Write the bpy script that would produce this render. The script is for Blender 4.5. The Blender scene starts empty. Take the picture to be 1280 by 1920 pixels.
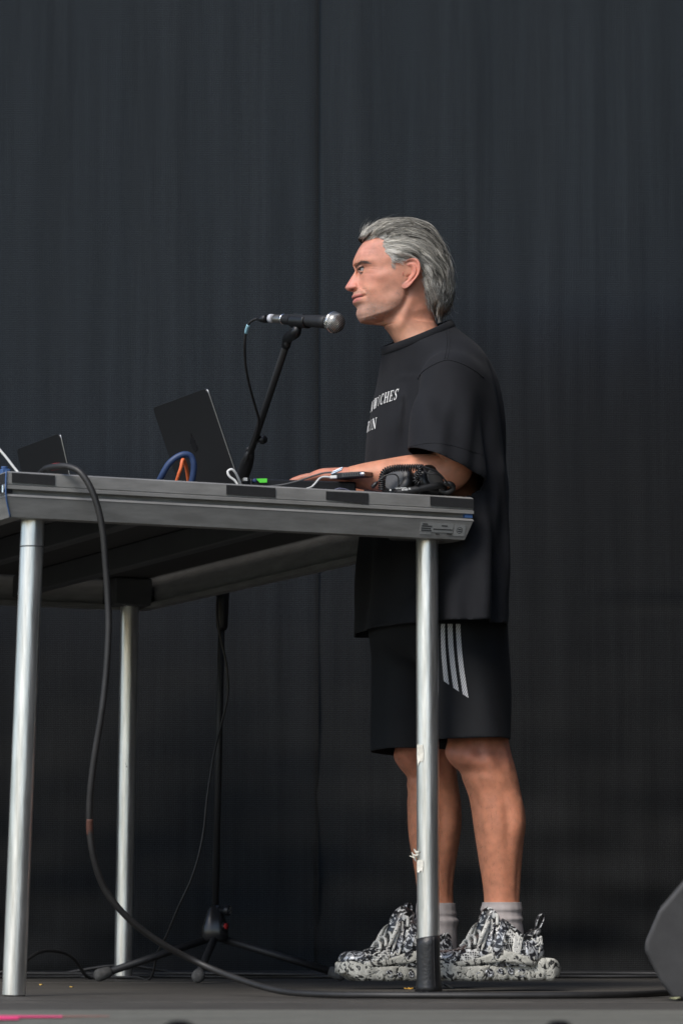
import bpy, bmesh, math, random
import numpy as np
from mathutils import Vector, Matrix
from mathutils.bvhtree import BVHTree

random.seed(7); RNG = np.random.default_rng(7)
scene = bpy.context.scene
COL = scene.collection
R = math.radians

# ------------------------------------------------------------------ camera
FPX = 6420.0                      # focal length in pixels of the 1280 px wide photograph
PITCH = math.atan(765.0 / FPX)    # looking slightly up from just above the stage floor
CAMZ = 0.155
cam_d = bpy.data.cameras.new('camera'); cam = bpy.data.objects.new('camera', cam_d); COL.objects.link(cam)
cam.location = (0, 0, CAMZ); cam.rotation_euler = (R(90) + PITCH, 0, 0)
cam_d.sensor_fit = 'HORIZONTAL'; cam_d.sensor_width = 36.0; cam_d.lens = 36.0 * FPX / 1280.0
cam_d.clip_start = 0.05; cam_d.clip_end = 3000
cam_d.dof.use_dof = True; cam_d.dof.focus_distance = 7.82; cam_d.dof.aperture_fstop = 9.0
scene.camera = cam

# ------------------------------------------------------------------ sky, sun, exposure
SUN_EL, SUN_AZ = R(46), R(-146)   # azimuth measured from +Y towards +X: high, in front of the stage, camera-left
world = bpy.data.worlds.new('World'); scene.world = world; world.use_nodes = True
nt = world.node_tree; bg = nt.nodes['Background']
sky = nt.nodes.new('ShaderNodeTexSky'); sky.sky_type = 'NISHITA'; sky.sun_disc = False
sky.sun_elevation = SUN_EL; sky.sun_rotation = SUN_AZ
sky.air_density = 1.0; sky.dust_density = 1.2; sky.ozone_density = 1.0
nt.links.new(sky.outputs[0], bg.inputs[0]); bg.inputs[1].default_value = 0.10
sun_d = bpy.data.lights.new('sun', 'SUN'); sun_d.energy = 1.5; sun_d.angle = R(28); sun_d.color = (1.0, 0.95, 0.88)
sun = bpy.data.objects.new('sun', sun_d); COL.objects.link(sun)
sd = Vector((math.sin(SUN_AZ) * math.cos(SUN_EL), math.cos(SUN_AZ) * math.cos(SUN_EL), math.sin(SUN_EL)))
sun.rotation_euler = (-sd).to_track_quat('-Z', 'Y').to_euler(); sun.location = (-4, -4, 8)
vs = scene.view_settings; vs.view_transform = 'Standard'; vs.look = 'None'; vs.gamma = 1.0; vs.use_curve_mapping = False
vs.exposure = 0.95

# ------------------------------------------------------------------ helpers
cp, sp = math.cos(PITCH), math.sin(PITCH)
def P(px, py, Y):
    """point in the place at distance Y that the camera ray through (px, py) reaches"""
    x = (px - 640) / FPX; y = (960 - py) / FPX
    d = np.array([x, cp - y * sp, sp + y * cp])
    return np.array([0, 0, CAMZ]) + d * (Y / d[1])
def ray(px, py):
    x = (px - 640) / FPX; y = (960 - py) / FPX
    return Vector((0, 0, CAMZ)), Vector((x, cp - y * sp, sp + y * cp)).normalized()

def mat(name, col, rough=0.5, metal=0.0, var=0.0, vscale=20.0, vstretch=(1, 1, 1), bump=0.0, bscale=200.0, spec=0.5, col2=None, rvar=0.0, coat=0.0, sheen=0.0):
    m = bpy.data.materials.new(name); m.use_nodes = True
    n = m.node_tree.nodes; l = m.node_tree.links; b = n['Principled BSDF']
    b.inputs['Base Color'].default_value = (*col, 1); b.inputs['Roughness'].default_value = rough
    b.inputs['Metallic'].default_value = metal; b.inputs['Specular IOR Level'].default_value = spec
    b.inputs['Coat Weight'].default_value = coat
    if sheen: b.inputs['Sheen Weight'].default_value = sheen
    tc = n.new('ShaderNodeTexCoord'); mp = n.new('ShaderNodeMapping'); mp.inputs['Scale'].default_value = vstretch
    l.new(tc.outputs['Object'], mp.inputs[0])
    if var or col2 or rvar:
        t = n.new('ShaderNodeTexNoise'); t.inputs['Scale'].default_value = vscale; t.inputs['Detail'].default_value = 6; t.inputs['Roughness'].default_value = 0.6
        l.new(mp.outputs[0], t.inputs['Vector'])
        r = n.new('ShaderNodeValToRGB'); r.color_ramp.elements[0].position = 0.35; r.color_ramp.elements[1].position = 0.68
        c2 = col2 or tuple(min(1, c * (1 + var)) for c in col); c1 = col if col2 else tuple(c * (1 - var) for c in col)
        r.color_ramp.elements[0].color = (*c1, 1); r.color_ramp.elements[1].color = (*c2, 1)
        l.new(t.outputs['Fac'], r.inputs[0]); l.new(r.outputs[0], b.inputs['Base Color'])
        if rvar:
            mr = n.new('ShaderNodeMapRange'); mr.inputs['To Min'].default_value = rough - rvar; mr.inputs['To Max'].default_value = rough + rvar
            l.new(t.outputs['Fac'], mr.inputs['Value']); l.new(mr.outputs[0], b.inputs['Roughness'])
    if bump:
        t2 = n.new('ShaderNodeTexNoise'); t2.inputs['Scale'].default_value = bscale; t2.inputs['Detail'].default_value = 4
        l.new(mp.outputs[0], t2.inputs['Vector'])
        bp = n.new('ShaderNodeBump'); bp.inputs['Strength'].default_value = bump; bp.inputs['Distance'].default_value = 0.002
        l.new(t2.outputs['Fac'], bp.inputs['Height']); l.new(bp.outputs[0], b.inputs['Normal'])
    return m

def thing(name, loc, label, cat, group=None):
    o = bpy.data.objects.new(name, None); COL.objects.link(o); o.location = loc; o.empty_display_size = 0.05
    tag(o, label, cat, group); return o
def tag(o, label, cat, group=None):
    o['label'] = label; o['category'] = cat
    if group: o['group'] = group
    return o
def base_of(o):
    t = Vector((0, 0, 0))
    while o: t = t + o.location; o = o.parent
    return t
def mesh(name, V, F, m=None, parent=None, smooth=True, at=None):
    """one mesh object from points given in the place's own coordinates"""
    V = np.asarray(V, float).reshape(-1, 3)
    if parent is not None and at is None: at = V.mean(axis=0)
    if at is None: at = np.array([V[:, 0].mean(), V[:, 1].mean(), V[:, 2].min()])
    at = np.asarray(at, float)
    me = bpy.data.meshes.new(name); me.from_pydata((V - at).tolist(), [], [tuple(int(i) for i in f) for f in F]); me.validate(); me.update()
    if smooth: me.polygons.foreach_set('use_smooth', [True] * len(me.polygons))
    o = bpy.data.objects.new(name, me); COL.objects.link(o)
    if m: me.materials.append(m)
    if parent is not None:
        o.parent = parent; o.location = Vector(at) - base_of(parent)
    else: o.location = at
    return o
def fix_normals(o):
    bm = bmesh.new(); bm.from_mesh(o.data); bmesh.ops.recalc_face_normals(bm, faces=bm.faces[:]); bm.to_mesh(o.data); bm.free(); return o
def bevel(o, w, seg=2, ang=30):
    md = o.modifiers.new('bevel', 'BEVEL'); md.width = w; md.segments = seg; md.limit_method = 'ANGLE'; md.angle_limit = R(ang)
    md.harden_normals = False; return o
class G:                                   # geometry collector
    def __init__(s): s.V = []; s.F = []; s.n = 0
    def add(s, V, F):
        V = np.asarray(V, float).reshape(-1, 3); s.V.append(V); s.F += [tuple(i + s.n for i in f) for f in F]; s.n += len(V); return s
    def build(s, name, m=None, parent=None, smooth=True, at=None): return mesh(name, np.vstack(s.V), s.F, m, parent, smooth, at)
def box(c, u, v, w):
    """box with centre c and half-vectors u, v, w"""
    c, u, v, w = (np.asarray(a, float) for a in (c, u, v, w))
    V = [c + a * u + b * v + d * w for a in (-1, 1) for b in (-1, 1) for d in (-1, 1)]
    return V, [(0, 1, 3, 2), (4, 6, 7, 5), (0, 4, 5, 1), (2, 3, 7, 6), (0, 2, 6, 4), (1, 5, 7, 3)]
def catmull(pts, n):
    pts = np.asarray(pts, float); k = len(pts)
    if k < 3:
        t = np.linspace(0, 1, n)[:, None]; return pts[0] * (1 - t) + pts[-1] * t
    d = np.r_[0, np.cumsum(np.maximum(np.linalg.norm(np.diff(pts[:, :3], axis=0), axis=1), 1e-9) ** 0.5)]
    e = np.vstack([2 * pts[0] - pts[1], pts, 2 * pts[-1] - pts[-2]])
    te = np.r_[d[0] - (d[1] - d[0]), d, d[-1] + (d[-1] - d[-2])]
    m = (e[2:] - e[:-2]) / (te[2:] - te[:-2])[:, None]
    q = np.linspace(0, d[-1], n); i = np.clip(np.searchsorted(d, q, 'right') - 1, 0, k - 2)
    h = (d[i + 1] - d[i])[:, None]; t = ((q - d[i]) / h[:, 0])[:, None]
    return ((2 * t**3 - 3 * t**2 + 1) * pts[i] + (t**3 - 2 * t**2 + t) * h * m[i] + (-2 * t**3 + 3 * t**2) * pts[i + 1] + (t**3 - t**2) * h * m[i + 1])
def frames(C):
    T = np.gradient(C, axis=0); T /= np.maximum(np.linalg.norm(T, axis=1), 1e-9)[:, None]
    ref = np.array([0, 0, 1.0]) if abs(T[0][2]) < 0.9 else np.array([0, 1.0, 0])
    N = np.cross(T[0], ref); N /= np.linalg.norm(N); Ns = [N]
    for i in range(1, len(C)):
        N = Ns[-1] - T[i] * np.dot(Ns[-1], T[i]); N /= max(np.linalg.norm(N), 1e-9); Ns.append(N)
    Ns = np.array(Ns); return T, Ns, np.cross(T, Ns)
def rings(Rg, cap=True, loop=True):
    """faces for an array of rings (k, n, 3)"""
    Rg = np.asarray(Rg); k, n, _ = Rg.shape; V = Rg.reshape(-1, 3); F = []
    for i in range(k - 1):
        for j in range(n if loop else n - 1):
            a = i * n + j; b = i * n + (j + 1) % n; F.append((a, b, b + n, a + n))
    if cap: F.append(tuple(range(n - 1, -1, -1))); F.append(tuple((k - 1) * n + j for j in range(n)))
    return V, F
def tube(pts, r, n=10, res=None, cap=True):
    """round tube through points; r a radius or one radius per point"""
    pts = np.asarray(pts, float); rr = np.full(len(pts), r, float) if np.isscalar(r) else np.asarray(r, float)
    res = res or max(8, 6 * len(pts)); C = catmull(np.c_[pts, rr], res) if len(pts) > 2 else np.c_[pts, rr]
    rad = C[:, 3]; C = C[:, :3]; T, N, B = frames(C); a = np.linspace(0, 2 * np.pi, n, endpoint=False)
    Rg = C[:, None] + rad[:, None, None] * (np.cos(a)[None, :, None] * N[:, None] + np.sin(a)[None, :, None] * B[:, None])
    return rings(Rg, cap)
def lathe(prof, base, axis, n=32, cap=True):
    """profile [(distance along axis, radius)] turned about axis from base"""
    axis = np.asarray(axis, float); axis /= np.linalg.norm(axis); ref = np.array([0, 0, 1.0]) if abs(axis[2]) < 0.9 else np.array([1.0, 0, 0])
    N = np.cross(axis, ref); N /= np.linalg.norm(N); B = np.cross(axis, N); a = np.linspace(0, 2 * np.pi, n, endpoint=False)
    Rg = [np.asarray(base) + axis * h + max(r, 1e-5) * (np.cos(a)[:, None] * N + np.sin(a)[:, None] * B) for h, r in prof]
    return rings(np.array(Rg), cap)
def prism(outline, off):
    """closed outline (n,3) pushed along off"""
    o = np.asarray(outline, float); n = len(o); V = np.vstack([o, o + np.asarray(off)])
    return V, [tuple(range(n - 1, -1, -1)), tuple(range(n, 2 * n))] + [(i, (i + 1) % n, (i + 1) % n + n, i + n) for i in range(n)]
def interp(x, tab):
    t = np.asarray(tab, float); return np.interp(x, t[:, 0], t[:, 1])
def sinterp(x, tab):
    """smooth (monotone-ish) interpolation of a table"""
    t = np.asarray(tab, float); x = np.asarray(x, float); xs, ys = t[:, 0], t[:, 1]
    h = np.diff(xs); dl = np.diff(ys) / h; m = np.r_[dl[0], (dl[1:] * h[:-1] + dl[:-1] * h[1:]) / (h[1:] + h[:-1]), dl[-1]]
    bad = np.r_[False, dl[:-1] * dl[1:] <= 0, False]; m[bad] = 0
    q = np.clip(x, xs[0], xs[-1]); i = np.clip(np.searchsorted(xs, q, 'right') - 1, 0, len(xs) - 2); u = (q - xs[i]) / h[i]
    return (2*u**3-3*u**2+1)*ys[i] + (u**3-2*u**2+u)*h[i]*m[i] + (-2*u**3+3*u**2)*ys[i+1] + (u**3-u**2)*h[i]*m[i+1]
def sstep(a, b, x): t = np.clip((x - a) / (b - a), 0, 1); return t * t * (3 - 2 * t)
def smin(a, b, k): h = np.clip(0.5 + 0.5 * (b - a) / k, 0, 1); return b * (1 - h) + a * h - k * h * (1 - h)
def smax(a, b, k): return -smin(-a, -b, k)
def surface_nets(f, xs, ys, zs):
    X, Y, Z = np.meshgrid(xs, ys, zs, indexing='ij'); v = f(X, Y, Z).astype(np.float64); s = v < 0
    nx, ny, nz = v.shape; pos = np.zeros((nx - 1, ny - 1, nz - 1, 3)); cnt = np.zeros((nx - 1, ny - 1, nz - 1))
    cr = [(0,0,0),(1,0,0),(0,1,0),(1,1,0),(0,0,1),(1,0,1),(0,1,1),(1,1,1)]
    def sub(a, o): return a[o[0]:nx-1+o[0], o[1]:ny-1+o[1], o[2]:nz-1+o[2]]
    for i in range(8):
        for ax in (1, 2, 4):
            j = i | ax
            if j == i: continue
            a, b = sub(v, cr[i]), sub(v, cr[j]); m = (a < 0) != (b < 0)
            if not m.any(): continue
            t = a[m] / (a[m] - b[m]); ca = np.array(cr[i], float); cb = np.array(cr[j], float)
            pos[m] += ca + t[:, None] * (cb - ca); cnt[m] += 1
    act = cnt > 0; idx = -np.ones(act.shape, int); idx[act] = np.arange(act.sum()); I = np.argwhere(act)
    V = pos[act] / cnt[act][:, None] + I
    V = np.c_[np.interp(V[:, 0], np.arange(nx), xs), np.interp(V[:, 1], np.arange(ny), ys), np.interp(V[:, 2], np.arange(nz), zs)]
    F = []
    for ax in range(3):
        sl0 = [slice(None)] * 3; sl1 = [slice(None)] * 3; sl0[ax] = slice(0, -1); sl1[ax] = slice(1, None)
        a, b = s[tuple(sl0)], s[tuple(sl1)]; E = np.argwhere(a != b); o1, o2 = [(1, 2), (2, 0), (0, 1)][ax]
        ok = (E[:, o1] > 0) & (E[:, o2] > 0) & (E[:, o1] < v.shape[o1] - 1) & (E[:, o2] < v.shape[o2] - 1); E = E[ok]
        q = []
        for d1, d2 in ((1, 1), (0, 1), (0, 0), (1, 0)):
            e = E.copy(); e[:, o1] -= d1; e[:, o2] -= d2; q.append(idx[e[:, 0], e[:, 1], e[:, 2]])
        q = np.stack(q, 1); flip = ~a[E[:, 0], E[:, 1], E[:, 2]]; q[flip] = q[flip][:, ::-1]; F.append(q)
    return V, np.vstack(F)
def relax(V, F, it=4, lam=0.5):
    E = np.vstack([F[:, [0, 1]], F[:, [1, 2]], F[:, [2, 3]], F[:, [3, 0]]]); E = np.vstack([E, E[:, ::-1]])
    for k in range(it):
        acc = np.zeros_like(V); c = np.zeros(len(V)); np.add.at(acc, E[:, 0], V[E[:, 1]]); np.add.at(c, E[:, 0], 1)
        V = V + (lam if k % 2 == 0 else -lam * 0.96) * (acc / c[:, None] - V)
    return V
# ------------------------------------------------------------------ materials
M = {}
M['alu'] = mat('brushed_aluminium_tube', (0.76, 0.75, 0.72), 0.32, 0.9, var=0.26, vscale=14, vstretch=(6, 6, 0.5), bump=0.15, bscale=60, rvar=0.09)
M['rail'] = mat('dull_aluminium_rail', (0.285, 0.278, 0.265), 0.5, 0.3, var=0.16, vscale=12, vstretch=(1, 1, 5), bump=0.12, bscale=120, rvar=0.08)
M['black_tape'] = mat('black_tape', (0.012, 0.012, 0.013), 0.75, var=0.2, vscale=60, bump=0.3, bscale=500)
M['gloss_tape'] = mat('black_gaffer', (0.016, 0.016, 0.017), 0.42, var=0.2, vscale=40, bump=0.5, bscale=120)
M['white_tape'] = mat('torn_white_tape', (0.72, 0.70, 0.62), 0.8, var=0.12, vscale=80, bump=0.4, bscale=300)
M['dark_metal'] = mat('dark_metal', (0.085, 0.086, 0.087), 0.55, 0.3, var=0.1, vscale=10)
M['plywood'] = mat('black_plywood', (0.045, 0.044, 0.042), 0.8, var=0.12, vscale=6, vstretch=(1, 5, 1))
M['blue'] = mat('blue_plastic', (0.05, 0.11, 0.26), 0.5)
M['label'] = mat('grey_sticker', (0.30, 0.30, 0.29), 0.5, var=0.06, vscale=100)
M['ink'] = mat('print_ink', (0.03, 0.03, 0.03), 0.6)
M['black'] = mat('black_plastic', (0.010, 0.010, 0.011), 0.38, bump=0.05, bscale=800)
M['matte_black'] = mat('matte_black_paint', (0.012, 0.012, 0.013), 0.55, bump=0.1, bscale=600)
M['rubber'] = mat('grey_rubber', (0.085, 0.083, 0.080), 0.9, var=0.4, vscale=40, bump=0.3, bscale=200)
M['cable'] = mat('black_rubber_cable', (0.018, 0.017, 0.0165), 0.5, var=0.3, vscale=20, bump=0.1, bscale=300)
M['cable_grey'] = mat('grey_cable', (0.10, 0.10, 0.10), 0.5)
M['laptop'] = mat('dark_grey_anodised', (0.022, 0.0225, 0.024), 0.4, 0.4)
M['laptop_edge'] = mat('bright_milled_edge', (0.5, 0.5, 0.5), 0.3, 0.9)
M['logo'] = mat('polished_dark_logo', (0.02, 0.021, 0.024), 0.12, 0.7)
M['white'] = mat('white_plastic', (0.72, 0.72, 0.70), 0.4)
M['chrome'] = mat('chrome', (0.75, 0.75, 0.75), 0.15, 1.0)
M['orange'] = mat('orange_cable', (0.75, 0.16, 0.05), 0.5)
M['navy'] = mat('navy_cable', (0.025, 0.05, 0.13), 0.5)
M['green'] = mat('green_tape', (0.12, 0.75, 0.06), 0.5)
M['red'] = mat('red_mark', (0.45, 0.03, 0.03), 0.5)
M['paleblue'] = mat('pale_blue_sleeve', (0.35, 0.62, 0.72), 0.5)
M['paper'] = mat('paper', (0.42, 0.42, 0.60), 0.8)
M['pink'] = mat('pink_glow_paint', (0.85, 0.07, 0.22), 0.6, var=0.1)  # pink floor glow put into a base colour
M['leaf'] = mat('dry_yellow_scrap', (0.45, 0.28, 0.06), 0.8)
M['monitor'] = mat('grey_speaker_paint', (0.036, 0.0355, 0.036), 0.6, var=0.2, vscale=15, bump=0.4, bscale=500)
M['grille'] = mat('black_grille', (0.012, 0.012, 0.012), 0.7)
M['backstage'] = mat('black_molton', (0.012, 0.012, 0.013), 0.9, var=0.3, vscale=5)
M['ground'] = mat('trampled_grass', (0.06, 0.075, 0.03), 0.95, var=0.4, vscale=3)
M['band'] = mat('dark_elastic', (0.01, 0.01, 0.01), 0.5)

def curtain_mat(seed, warm):
    m = bpy.data.materials.new('black_mesh_scrim'); m.use_nodes = True; n = m.node_tree.nodes; l = m.node_tree.links
    b = n['Principled BSDF']; b.inputs['Roughness'].default_value = 0.75; b.inputs['Specular IOR Level'].default_value = 0.25
    tc = n.new('ShaderNodeTexCoord')
    def wave(axis, scale):
        w = n.new('ShaderNodeTexWave'); w.wave_type = 'BANDS'; w.bands_direction = axis; w.inputs['Scale'].default_value = scale
        w.inputs['Distortion'].default_value = 0.25; w.inputs['Detail'].default_value = 1; w.inputs['Detail Scale'].default_value = 0.4; l.new(tc.outputs['Object'], w.inputs['Vector']); return w
    wx, wz = wave('X', 66.0), wave('Z', 60.0)                        # threads about 5 mm apart
    mul = n.new('ShaderNodeMath'); mul.operation = 'MULTIPLY'; l.new(wx.outputs['Fac'], mul.inputs[0]); l.new(wz.outputs['Fac'], mul.inputs[1])
    mp = n.new('ShaderNodeMapping'); mp.inputs['Scale'].default_value = (7, 1, 0.22); mp.inputs['Location'].default_value = (seed, 0, 0); l.new(tc.outputs['Object'], mp.inputs[0])
    st = n.new('ShaderNodeTexNoise'); st.inputs['Scale'].default_value = 3.0; st.inputs['Detail'].default_value = 8; st.inputs['Roughness'].default_value = 0.7; l.new(mp.outputs[0], st.inputs['Vector'])
    r = n.new('ShaderNodeValToRGB'); e = r.color_ramp.elements; e[0].position = 0.3; e[1].position = 0.72
    e[0].color = (0.046, 0.0475, 0.0485, 1); e[1].color = (0.072, 0.0742, 0.0758, 1); l.new(st.outputs['Fac'], r.inputs[0])
    mx = n.new('ShaderNodeMix'); mx.data_type = 'RGBA'; mx.blend_type = 'MULTIPLY'; mx.inputs['Factor'].default_value = 1.0
    mr = n.new('ShaderNodeMapRange'); mr.inputs['To Min'].default_value = 0.45; mr.inputs['To Max'].default_value = 2.4; l.new(mul.outputs[0], mr.inputs['Value'])
    l.new(r.outputs[0], mx.inputs['A']); l.new(mr.outputs[0], mx.inputs['B']); l.new(mx.outputs['Result'], b.inputs['Base Color'])
    bp = n.new('ShaderNodeBump'); bp.inputs['Strength'].default_value = 0.35; bp.inputs['Distance'].default_value = 0.001; l.new(mul.outputs[0], bp.inputs['Height']); l.new(bp.outputs[0], b.inputs['Normal'])
    tr = n.new('ShaderNodeBsdfTranslucent'); l.new(mx.outputs['Result'], tr.inputs['Color'])
    ms = n.new('ShaderNodeMixShader'); ms.inputs[0].default_value = 0.78
    l.new(b.outputs[0], ms.inputs[1]); l.new(tr.outputs[0], ms.inputs[2]); l.new(ms.outputs[0], n['Material Output'].inputs['Surface'])
    return m

# ------------------------------------------------------------------ setting: ground, stage floor, backdrop
g = G(); g.add([(-400, -400, -1.45), (400, -400, -1.45), (400, 400, -1.45), (-400, 400, -1.45)], [(0, 1, 2, 3)])
o = g.build('ground', M['ground'], smooth=False); o['kind'] = 'structure'

def floor_mat(name, c, seed):
    m = bpy.data.materials.new(name); m.use_nodes = True; n = m.node_tree.nodes; l = m.node_tree.links; b = n['Principled BSDF']
    oi = n.new('ShaderNodeObjectInfo'); tc = n.new('ShaderNodeTexCoord'); mp = n.new('ShaderNodeMapping'); mp.inputs['Scale'].default_value = (0.8, 5, 1)
    ad = n.new('ShaderNodeVectorMath'); ad.operation = 'ADD'; l.new(tc.outputs['Object'], ad.inputs[0]); l.new(oi.outputs['Location'], ad.inputs[1]); l.new(ad.outputs[0], mp.inputs[0])
    t = n.new('ShaderNodeTexNoise'); t.inputs['Scale'].default_value = 3; t.inputs['Detail'].default_value = 10; t.inputs['Roughness'].default_value = 0.7; l.new(mp.outputs[0], t.inputs['Vector'])
    r = n.new('ShaderNodeValToRGB'); e = r.color_ramp.elements; e[0].position = 0.32; e[1].position = 0.7
    e[0].color = (*[x * 0.6 for x in c], 1); e[1].color = (*[x * 1.35 for x in c], 1); l.new(t.outputs['Fac'], r.inputs[0])
    t2 = n.new('ShaderNodeTexNoise'); t2.inputs['Scale'].default_value = 35; t2.inputs['Detail'].default_value = 5; l.new(mp.outputs[0], t2.inputs['Vector'])
    r2 = n.new('ShaderNodeMapRange'); r2.inputs['From Min'].default_value = 0.35; r2.inputs['From Max'].default_value = 0.7; r2.inputs['To Min'].default_value = 0.75; r2.inputs['To Max'].default_value = 1.25; l.new(t2.outputs['Fac'], r2.inputs['Value'])
    mx = n.new('ShaderNodeMix'); mx.data_type = 'RGBA'; mx.blend_type = 'MULTIPLY'; mx.inputs['Factor'].default_value = 1; l.new(r.outputs[0], mx.inputs['A']); l.new(r2.outputs[0], mx.inputs['B']); l.new(mx.outputs['Result'], b.inputs['Base Color'])
    b.inputs['Roughness'].default_value = 0.72; b.inputs['Specular IOR Level'].default_value = 0.3
    bp = n.new('ShaderNodeBump'); bp.inputs['Strength'].default_value = 0.3; bp.inputs['Distance'].default_value = 0.003; l.new(t2.outputs['Fac'], bp.inputs['Height']); l.new(bp.outputs[0], b.inputs['Normal'])
    return m
M['floor'] = floor_mat('worn_dark_stage_board', (0.074, 0.068, 0.059), 0); M['floor2'] = floor_mat('worn_pale_stage_board', (0.155, 0.152, 0.128), 3)
g = G(); g.add(*box((0, 8.2, -0.16), (5, 0, 0), (0, 3.9, 0), (0, 0, 0.12)))
fl = g.build('stage_floor', M['dark_metal'], smooth=False, at=(0, 8.2, -0.28)); fl['kind'] = 'structure'
ys = [4.32, 5.0, 5.98, 6.55, 7.75, 8.6, 9.6, 10.9, 12.05]
for i in range(len(ys) - 1):
    xs0 = [-5.0, -3.3 + 0.4 * (i % 3), -1.55 + 0.45 * (i % 2), 1.15 if i < 3 else 0.75 - 0.5 * (i % 3), 2.4, 5.0]
    for j in range(len(xs0) - 1):
        cx, cy = (xs0[j] + xs0[j + 1]) / 2, (ys[i] + ys[i + 1]) / 2
        g = G(); g.add(*box((cx, cy, -0.019), ((xs0[j + 1] - xs0[j]) / 2 - 0.003, 0, 0), (0, (ys[i + 1] - ys[i]) / 2 - 0.003, 0), (0, 0, 0.018 + 0.001 * ((i * 3 + j) % 2))))
        bevel(g.build('floor_panel', M['floor2'] if i < 2 else M['floor'], fl, smooth=False), 0.003, 1)

YC = 9.45
def curtain(x0, x1, y, seed, name, label):
    nx, nz = int((x1 - x0) / 0.02), 190
    xs = np.linspace(x0, x1, nx); zs = np.linspace(0.004, 4.6, nz); X, Z = np.meshgrid(xs, zs)
    low = np.exp(-Z / 0.35)
    D = 0.004 * np.sin(X * 9 + seed + 0.3 * np.sin(Z * 1.3)) + 0.002 * np.sin(X * 23 + 2 * seed + 0.6 * np.sin(Z * 0.9)) + 0.0010 * np.sin(X * 57 + seed * 3 + Z * 0.5)
    D += low * (0.020 * np.sin(X * 4 + 14 * Z + seed) + 0.013 * np.sin(X * 11 - 24 * Z + 2) + 0.009 * np.sin(X * 5.1 + 47 * Z + 1.3))
    D += 0.010 * np.exp(-((Z - (1.02 + 0.035 * (X - 0.8))) / 0.012) ** 2) * sstep(0.62, 0.78, X)     # shallow horizontal crease on the right
    V = np.stack([X, y + D, Z], -1).reshape(-1, 3); F = [(r * nx + c, r * nx + c + 1, (r + 1) * nx + c + 1, (r + 1) * nx + c) for r in range(nz - 1) for c in range(nx - 1)]
    o = mesh(name, V, F, curtain_mat(seed, 0))
    return tag(o, label, 'curtain', 'mesh backdrop panels')
xs_seam = P(598, 300, YC)[0]
curtain(-4.2, xs_seam, YC - 0.003, 1.0, 'backdrop_curtain', 'dark grey mesh backdrop panel left of the vertical seam, behind the laptops')
curtain(xs_seam - 0.012, 4.2, YC + 0.010, 4.3, 'backdrop_curtain', 'dark grey mesh backdrop panel right of the vertical seam, behind the man')
# unseen flats added behind the mesh to keep daylight off its lower part
for (x, y, w, d, h, lab) in ((-1.98, 9.95, 1.9, 0.25, 1.45, 'unseen black flat added to block daylight behind the left backdrop panel'), (1.95, 9.85, 1.9, 0.25, 1.9, 'unseen black flat added to block daylight behind the right backdrop panel')):
    t = thing('blocker_flat', (x, y, 0), lab, 'light blocker', 'added light blockers behind the backdrop')
    g = G(); g.add(*box((x, y, h / 2 + 0.002), (w, 0, 0), (0, 0.012, 0), (0, 0, h / 2))); g.build('panel', M['backstage'], t, smooth=False)
    for k in (-0.9, 0, 0.9):
        g = G(); g.add(*box((x + k * w, y + 0.045, h / 2 + 0.002), (0.03, 0, 0), (0, 0.03, 0), (0, 0, h / 2 - 0.02))); g.build('batten', M['plywood'], t, smooth=False)
        g = G(); g.add(*box((x + k * w, y + 0.4, 0.022), (0.03, 0, 0), (0, 0.32, 0), (0, 0, 0.02))); g.build('foot', M['plywood'], t, smooth=False)

# black drape added out of view to keep skylight off the right side
nx, nz = 120, 40; q = np.linspace(3.2, 9.3, nx); zz = np.linspace(0.01, 4.6, nz); Yg, Zg = np.meshgrid(q, zz)
Vw = np.stack([1.5 + 0.06 * np.sin(Yg * 14) + 0.03 * np.sin(Yg * 31), Yg, Zg], -1).reshape(-1, 3)
o = mesh('shade_drape', Vw, [(r * nx + c, r * nx + c + 1, (r + 1) * nx + c + 1, (r + 1) * nx + c) for r in range(nz - 1) for c in range(nx - 1)], M['backstage'])
md = o.modifiers.new('thickness', 'SOLIDIFY'); md.thickness = 0.002; tag(o, 'unseen black pleated drape added to shade the stage from the right', 'curtain')
# ------------------------------------------------------------------ stage-deck table
TA = R(24.5); TU = np.array([math.cos(TA), math.sin(TA), 0]); TV = np.array([-math.sin(TA), math.cos(TA), 0]); UP = np.array([0, 0, 1.0])
LEGB = np.array([0.186, 7.40, 0]); LU, LV, EU, EV = 0.905, 1.80, 0.080, 0.065
TOPZ = 1.066; DH = 0.093
def tpt(u, v, z=0.0):
    """point on the table: u from the right front leg towards the left, v away from the camera, z above the top"""
    return LEGB - TU * u + TV * v + UP * (TOPZ + z)
u0, u1, v0, v1 = -EU, LU + EU, -EV, LV + EV
TC = tpt((u0 + u1) / 2, (v0 + v1) / 2); table = thing('deck_table', (TC[0], TC[1], 0), 'grey aluminium stage deck on four tube legs used as a table', 'table')
# rail profile: (outward inset, height below the top)
prof = [(0.004, 0), (0.0, -0.003), (0.0, -0.0270), (0.0015, -0.0275), (0.0015, -0.0285), (-0.0010, -0.030), (-0.0010, -0.0365), (0.013, -0.0375), (0.013, -0.0455), (0.001, -0.0475), (-0.001, -0.052), (0.0005, -0.0535), (0.014, -0.0925), (0.017, -DH), (0.045, -DH), (0.045, -0.080), (0.030, -0.080), (0.030, -0.012), (0.045, 0)]
cor = [(u0, v0, 1, 1), (u1, v0, -1, 1), (u1, v1, -1, -1), (u0, v1, 1, -1)]
for k in range(4):
    a, b = cor[k], cor[(k + 1) % 4]
    Rg = np.array([[tpt(c[0] + c[2] * i, c[1] + c[3] * i, z) for i, z in prof] for c in (a, b)])
    # pull ends a hair apart at the mitre
    d = Rg[1] - Rg[0]; d /= np.linalg.norm(d, axis=1)[:, None]; Rg[0] += d * 0.0004; Rg[1] -= d * 0.0004
    fix_normals(mesh('rail', *rings(Rg), M['rail'], table, smooth=False))
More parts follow.
